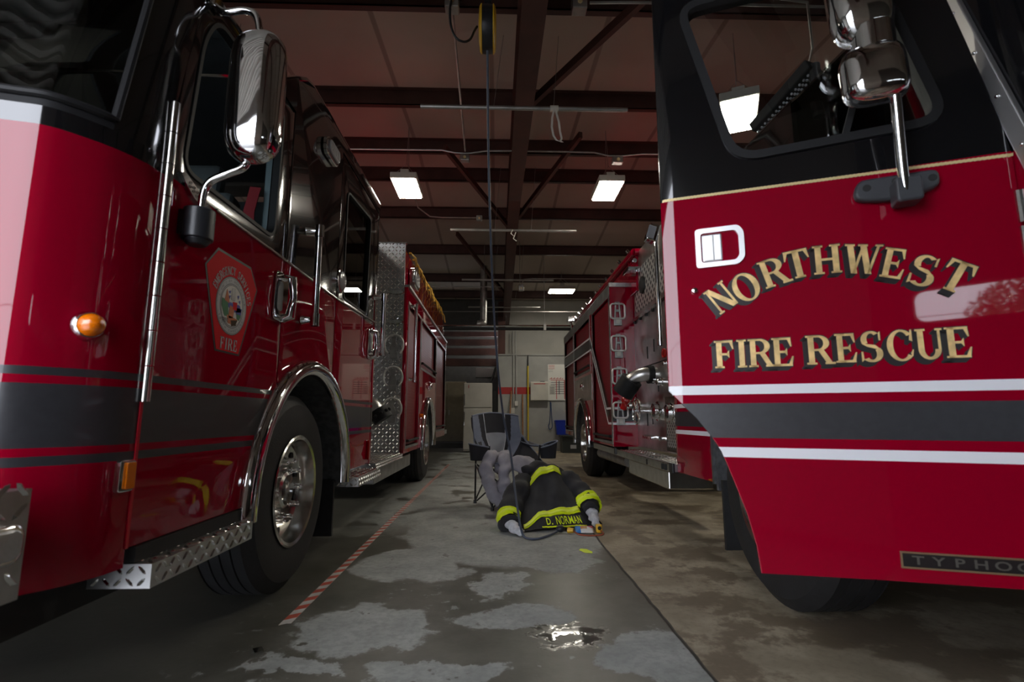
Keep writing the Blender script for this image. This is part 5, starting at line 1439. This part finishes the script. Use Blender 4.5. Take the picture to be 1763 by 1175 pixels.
# chevron stripe over the shutters
def band(pts, w, off, mi, b):
    for (a0, z0), (a1, z1) in zip(pts[:-1], pts[1:]):
        d = Vector((a1 - a0, z1 - z0)).normalized(); n_ = Vector((-d.y, d.x)) * w / 2
        b.prism([(a0 - n_.x, z0 - n_.y), (a1 - n_.x, z1 - n_.y), (a1 + n_.x, z1 + n_.y), (a0 + n_.x, z0 + n_.y)], off, off + .001, mpS, mi)
b = MB()
band([(10.84, 2.215), (7.80, 2.175), (6.74, 1.07), (6.44, 1.07)], .026, -.0045, 0, b)
band([(10.84, 2.0), (7.74, 1.985), (6.64, .88), (6.44, .88)], .026, -.0045, 0, b)
band([(10.84, 2.108), (7.78, 2.08)], .15, -.0040, 1, b); band([(7.80, 2.12), (6.66, .96)], .12, -.0038, 1, b)
b.build('stripe', [white_stripe, darkstripe], RT, 0)
b = MB(); b.box(XS + .065, 3.7, 6.42, 10.84, .8, 2.62); b.build('body_core', under, RT, 0)
b = MB(); b.box(1.72, 3.6, 6.1, 10.8, 2.5, 2.98); hb = b.build('hose_bed', red, RT, 0, .01)
b = MB(); b.tube([(1.70, 6.08, 2.99), (1.70, 10.8, 2.99)], .045, 14); b.tube([(1.70, 6.08, 2.99), (2.4, 6.08, 2.99)], .045, 14); b.build('red_top_rail', red, hb)
b = MB()
for k in range(11): b.cyl((1.66, 6.2 + k * .43, 3.02), (1.63, 6.2 + k * .43, 3.05), .025, 10)
b.build('rail_clips', chrome, hb)
b = MB(); b.box(1.60, 1.74, 6.02, 6.3, 2.74, 2.79); b.cyl((1.68, 6.0, 2.86), (1.68, 6.06, 2.86), .03, 12); b.cyl((1.72, 6.0, 2.74), (1.72, 6.06, 2.74), .03, 12); b.build('rail_bracket', chrome, hb, 0, .006)
for z in (2.30, 1.885, 1.47, 1.05):
    c = Vector((1.535, 6.378, z))
    b = MB()
    b.tube([c + Vector((x, -.03, zz_)) for x, zz_ in rpoly(-.09, .09, -.10, .09, .035, 4) + [rpoly(-.09, .09, -.10, .09, .035, 4)[0]]], .0125, 8)
    h = b.build('spanner_holder', castalu, fp_)
    b = MB()
    for s_ in (-1, 1): b.bar(c + Vector((.02 * s_, -.012, .11)), c + Vector((.035 * s_, -.012, -.11)), .018, .02, (0, -1, 0))
    b.box(c.x - .03, c.x + .03, c.y - .02, c.y, c.z - .01, c.z + .02); b.box(c.x - .05, c.x + .05, c.y - .03, c.y, c.z - .19, c.z - .09); b.box(c.x - .03, c.x + .03, c.y - .02, c.y, c.z + .09, c.z + .12)
    b.build('spanner', dsteel, h, 0, .004)
    b = MB(); b.box(c.x - .022, c.x + .022, c.y - .036, c.y - .03, c.z - .165, c.z - .11); b.build('latch', gwhite, h, 0)
fender(RT, mpS, BC, .56, BR + .01, .5, .09, .5)
b = MB(); b.prism([(7.75, 1.22), (9.45, 1.24), (9.45, 1.62), (7.75, 1.62)], -.004, 0, mpS); fpn = b.build('fuel_panel', steel, RT, 0)
cap_light(RT, mpS, 8.55, 1.47, .055, 'fuel_cap', chrome, .03)
wheel(RT, 1.48, BC, .54, -1, .54, .3, False)
wheel(RT, 1.82, BC, .54, -1, .54, .3, False)
b = MB(); b.obox((1.56, 10.6, 3.0), .16, .2, .12); b.build('rear_scene_light', clear, hb, 0, .02)
b = MB(); b.cyl((1.6, 10.6, 2.62), (1.56, 10.6, 2.95), .025, 8); b.build('light_post', chrome, hb)
# ================================================================ folding chair
CC = Vector((.14, 5.72, 0)); CF = Vector((.34, -.94, 0)).normalized(); CR = Vector((-CF.y, CF.x, 0))
def LC(r, f, z): return CC + CR * r + CF * f + Vector((0, 0, z))
CH_ = thing('camp_chair', 'grey and black folding camp chair with a cup holder standing on the concrete', 'chair', tuple(CC))
def backf(s, t):
    x = 2 * s - 1
    w = .285 - .20 * max(0, .52 - t) ** 1.3 / .52 ** 1.3
    return LC(-.045 + x * w, -.24 - .17 * t + .09 * x * x, .44 + (.555 + .0 * x) * t - .025 * x * x * t + .012 * math.sin(PI * s) * t + .006 * mnoise.noise(Vector((s * 6, t * 6, 0))))
def backm(s, t):
    x = abs(2 * s - 1)
    e1 = .36 + .10 * t; e2 = .52 + .20 * t
    if x > e2: return 0
    if x > e1: return 1
    return 1 if t > .60 else 2
b = MB(); b.grid(backf, 110, 60, 0, backm); bk = b.build('backrest', [chairblue, chairblk, chairgry], CH_, 60, solid=.014)
for sg in (-1, 1):
    b = MB(); b.tube([backf(.5 + sg * (.36 + .10 * t) / 2, t) + CF * .009 for t in [k / 16 for k in range(17)]], .005, 6); b.build('piping', knit, bk)
b = MB(); b.tube([backf(s, 1) for s in [k / 20 for k in range(21)]], .011, 8); b.build('edge_binding', chairblue, bk)
def seatf(s, t):
    x = 2 * s - 1
    return LC(x * (.24 + .04 * t), -.24 + .50 * t, .44 + .03 * t - .05 * math.sin(PI * s) * math.sin(PI * min(t + .1, 1)) + .02 * x * x)
b = MB(); b.grid(seatf, 20, 16, 0, lambda s, t: 0 if abs(2 * s - 1) > .82 or t > .9 else 1); b.build('seat', [chairblue, chairblk], CH_, 60, solid=.014)
for sg, nm in ((-1, 'left'), (1, 'right')):
    def sidef(u, v): # fabric side between back and seat
        p = backf(0 if sg < 0 else 1, .05 + .42 * u * 1.0); q = seatf(0 if sg < 0 else 1, u * .8 if False else (1 - v) * 0 + v * .85)
        return p.lerp(q, v)
    b = MB(); b.grid(lambda u, v: backf(.5 + sg * .5, .62 * v).lerp(LC(sg * .30, -.24 + .48 * u, .45 + .03 * u).lerp(LC(sg * .31, -.30, .80), v * (1 - u) ** .6), u ** .8), 10, 8, 1, lambda u, v: 0 if v > .86 else 1); b.build('side_panel', [chairblue, chairblk], CH_, 60, solid=.008)
    a0 = LC(sg * .26, -.33, .70); a1 = LC(sg * .33, -.05, .665); a2 = LC(sg * .37, .20, .655)
    w = CR * .045
    b = MB(); rings = []
    for p, sag in ((a0, 0), (a0.lerp(a1, .5), .012), (a1, .018), (a1.lerp(a2, .5), .012), (a2, 0)):
        p = p - Vector((0, 0, sag)); rings.append([p - w, p + w, p + w - Vector((0, 0, .014)), p - w - Vector((0, 0, .014))])
    b.loft(rings); ar = b.build('arm_rest', chairblk, CH_, 60)
    b = MB()
    for s2 in (-1, 1): b.tube([r[0 if s2 < 0 else 1] for r in rings], .006, 6)
    b.build('edge_binding', chairblue, ar)
    cc = LC(sg * .40, .15, .60)
    b = MB()
    def cup(t): return [cc + CR * ((.085 + .02 * t) * math.cos(a)) + CF * ((.07 + .015 * t) * math.sin(a)) + Vector((0, 0, -.085 + .15 * t + (.035 * sg * math.cos(a) * t if sg > 0 else -.02 * math.cos(a) * t))) for a in [2 * PI * k / 24 for k in range(24)]]
    b.loft([cup(0), cup(.3), cup(.7), cup(1)], False); b.loft([cup(0), cup(.01)], True); c_ = b.build('cup_holder', chairblk, ar, 60)
    b = MB(); r_ = cup(1); b.tube(r_ + [r_[0]], .008, 6); b.build('edge_binding', chairblue, c_)
def leg(p, q, nm='leg', r=.0105):
    b = MB(); b.cyl(LC(*p), LC(*q), r, 10); l = b.build(nm, bplastic, CH_)
    b = MB(); b.cyl(LC(q[0], q[1], 0.0), LC(q[0], q[1], .035), .019, 12); b.build('foot_cap', bplastic, l)
for sg in (-1, 1):
    leg((sg * .27, -.35, .68), (sg * .266, -.377, .012)); leg((sg * .29, .17, .66), (sg * .245, .15, .012))
    for p, q in (((sg * .27, -.36, .44), (sg * .245, .15, .03)), ((sg * .28, .16, .44), (sg * .266, -.37, .03))):
        b = MB(); b.cyl(LC(*p), LC(*q), .009, 8); b.build('cross_brace', bplastic, CH_)
for f in (.155, -.37):
    for sg in (-1, 1):
        b = MB(); b.cyl(LC(sg * .27, f, .44), LC(-sg * .25, f + .012 * sg, .03), .009, 8); b.build('cross_brace', bplastic, CH_)
for sg in (-1, 1):
    b = MB(); b.tube([LC(sg * .27, -.35, .68), LC(sg * .27 - .04, -.37, .85), backf(.5 + .5 * sg, .97) - CF * .02], .0105, 8); b.build('back_post', bplastic, CH_)

# grey garment lying over the seat
GT = thing('grey_liner_trousers', 'crumpled grey liner trousers hanging over the front of the camp chair seat', 'trousers', (.0, 5.3, .3))
def sleeve(name, path, rad, m, parent, flat=1.0, wr=.016, n=22, sub=7, seed=0, fr=9, cap=True):
    pts = smoothp(path, sub); rs = []
    for i in range(len(pts)):
        f = i / (len(pts) - 1) * (len(rad) - 1); k = min(int(f), len(rad) - 2)
        rs.append(rad[k] + (rad[k + 1] - rad[k]) * (f - k))
    b = MB(); rings = []
    u = None
    for i, p in enumerate(pts):
        t = (pts[min(i + 1, len(pts) - 1)] - pts[max(i - 1, 0)]).normalized()
        if u is None: u = t.cross(Vector((0, 0, 1)));
        u = (u - t * u.dot(t)).normalized(); w = t.cross(u)
        ring = []
        for k in range(n):
            a = 2 * PI * k / n
            q = p + (u * math.cos(a) + w * math.sin(a) * flat) * rs[i]
            d = mnoise.noise(Vector((q.x * fr + seed, q.y * fr, q.z * fr * 1.3))) + .5 * mnoise.noise(q * fr * 2.2)
            d += .55 * math.sin(i * .9 + 2 * math.cos(a + seed)) + .8 * (abs(mnoise.noise(q * 17 + Vector((seed, 0, 0)))) - .3)
            q = q + (q - p).normalized() * d * wr
            q.z = max(q.z, .006)
            ring.append(q)
        rings.append(ring)
    b.loft(rings, cap); return b.build(name, m, parent, 70)
sleeve('trouser_leg', [(-.04, 5.56, .56), (-.07, 5.42, .55), (-.10, 5.33, .45), (-.075, 5.25, .32), (-.015, 5.19, .2), (.05, 5.14, .12)], [.06, .075, .078, .07, .06, .045], liningm, GT, .8, seed=1)
sleeve('trouser_leg', [(.10, 5.60, .55), (.08, 5.46, .56), (.09, 5.34, .46), (.075, 5.26, .34), (.06, 5.22, .22), (.075, 5.17, .13)], [.06, .07, .066, .06, .055, .045], liningm, GT, .8, seed=4)
def shf(u, v):
    p = Vector((-.02 + .42 * u, 5.62 - .26 * v - .05 * u, .55 - .05 * u * u - .16 * max(v - .6, 0) * 2 + .02 * math.sin(9 * u + 4 * v)))
    return p + Vector((0, 0, .02 * mnoise.noise(Vector((u * 5, v * 5, 3)))))
b = MB(); b.grid(shf, 24, 16); b.build('seat_part', liningm, GT, 70, solid=.022)

# ================================================================ turnout coat
CT = thing('turnout_coat', 'black coat with lime bands and a name on its hem heaped before the chair', 'coat', (.5, 4.7, 0))
BL, BR_, TL, TR = Vector((.235, 4.47, .012)), Vector((.785, 4.58, .012)), Vector((.225, 4.98, .325)), Vector((.605, 5.06, .485))
def S(s, t, off=0.0, raw=False):
    p = BL.lerp(BR_, s).lerp(TL.lerp(TR, s), t)
    bul = math.sin(PI * min(max(s, 0), 1))
    nrm = Vector((.05, -.62, .78))
    p = p + Vector((0, -.05, .06)) * bul * (1 - .5 * t) * (.25 + t) + Vector((0, 0, .05)) * math.sin(PI * min(1, max(s, 0)) ** 1.5) * t * t
    d = .020 * math.sin(7.5 * s + 3.2 * t + 1.0) * t * (1 - .5 * t) + .013 * math.sin(15 * s - 5 * t) * min(t * 2, 1) + .016 * mnoise.noise(Vector((s * 4, t * 4, 1.7))) + .011 * abs(mnoise.noise(Vector((s * 9 + t * 4, t * 7, 5)))) + .004 * mnoise.noise(Vector((s * 25, t * 25, 2)))
    return p + nrm * (d + off)
def bodyring(t, n=36):
    fr_ = []
    for k in range(n + 1):
        s_ = -.14 + 1.46 * k / n
        q = S(s_, t); e = max(0, -s_, s_ - 1)
        fr_.append(q + Vector((0, .55 * e, -(1.6 * e * e + .15 * e) * (.3 + t))))
    bk_ = [fr_[n - k] + Vector((0, .10 + .38 * (1 - t), -.0 - .10 * t)) for k in range(n + 1)]
    for q in bk_: q.z = max(q.z, .004)
    for q in fr_: q.z = max(q.z, .004)
    return fr_ + bk_
b = MB(); b.loft([bodyring(k / 30) for k in range(31)])
cb_ = b.build('coat_back', coatm, CT, 70)
def strip(name, m, t0f, t1f, s0, s1, off, parent, n=50):
    b = MB()
    r0 = [[S(s0 + (s1 - s0) * k / n, t0f(s0 + (s1 - s0) * k / n) + (t1f(s0 + (s1 - s0) * k / n) - t0f(s0 + (s1 - s0) * k / n)) * j / 6, off) for k in range(n + 1)] for j in range(7)]
    b.loft(r0, False, False); return b.build(name, m, parent, 70, solid=.003)
def sm(x): x = min(max(x, 0), 1); return x * x * (3 - 2 * x)
lo = lambda s: .03 + .155 * sm(s / .34) + .03 * sm((s - .75) / .25)
strip('hem_band', hv, lo, lambda s: lo(s) + .105, 0.0, 1.0, .005, cb_)
strip('hem_band_stripe', hvsilver, lambda s: lo(s) + .035, lambda s: lo(s) + .07, 0.0, 1.0, .008, cb_)
ub = lambda s: .835 + .02 * s
strip('shoulder_band', hv, ub, lambda s: ub(s) + .115, 0.0, .97, .005, cb_)
strip('shoulder_band_stripe', hvsilver, lambda s: ub(s) + .04, lambda s: ub(s) + .078, 0.0, .97, .008, cb_)
strip('name_patch', coatm, lambda s: .012, lambda s: .17, .33, .97, .007, cb_)
strip('hem_piping', hv, lambda s: .004, lambda s: .022, .28, 1.0, .009, cb_)
b = MB()
for ch, c0, c1 in (('D', 675, 704), ('.', 709, 717), ('N', 743, 771), ('O', 775, 801), ('R', 806, 831), ('M', 835, 865), ('A', 868, 894), ('N', 898, 921)):
    vs, fs = text_mesh(ch, .135, 0, .012)
    x0_, x1_ = min(v[0] for v in vs), max(v[0] for v in vs)
    q0, q1 = .365 + .57 * (c0 - 675) / 246, .365 + .57 * (c1 - 675) / 246
    b.add([S(q0 + (q1 - q0) * (v[0] - x0_) / (x1_ - x0_), .042 + v[1] * 1.2, .0125) for v in vs], fs)
b.build('name_lettering', hv, cb_, 0)
lp = [(.27, 5.02, .35), (.20, 4.88, .27), (.135, 4.72, .15), (.10, 4.58, .085), (.125, 4.46, .068)]
rp = [(.58, 5.10, .38), (.68, 5.06, .345), (.78, 4.95, .265), (.835, 4.80, .185), (.845, 4.68, .14)]
ls_ = sleeve('sleeve', lp, [.09, .11, .11, .088, .072], coatm, CT, .85, seed=2, wr=.018)
rs_ = sleeve('sleeve', rp, [.09, .115, .11, .09, .076], coatm, CT, .85, seed=7, wr=.018)
sleeve('collar', [(.28, 5.12, .42), (.40, 5.16, .47), (.54, 5.16, .45)], [.06, .075, .06], coatm, CT, .8, seed=9)
for sl, pth, rad, w0, w1, wp in ((ls_, [(.112, 4.64, .112), (.103, 4.585, .088), (.112, 4.52, .076)], [.106, .096, .087], 0, 0, [(.125, 4.45, .075), (.15, 4.40, .05), (.20, 4.34, .032), (.225, 4.33, .026)]),
                                (rs_, [(.822, 4.84, .205), (.837, 4.78, .178), (.842, 4.73, .158)], [.112, .106, .098], 0, 0, [(.845, 4.70, .13), (.85, 4.63, .10), (.855, 4.57, .065), (.858, 4.53, .04)])):
    sleeve('cuff_band', pth, rad, hv, sl, .88, wr=.012, seed=3, cap=False)
    p_ = [Vector(q) for q in pth]
    sleeve('cuff_band_stripe', [p_[0].lerp(p_[1], .65), p_[1].lerp(p_[2], .3)], [rad[1] + .004, rad[1] + .003], hvsilver, sl, .88, wr=.012, seed=3, cap=False)
    sleeve('wristlet', wp, [.052, .046, .036, .026], knit, sl, .85, wr=.010, seed=5, fr=22, sub=6)
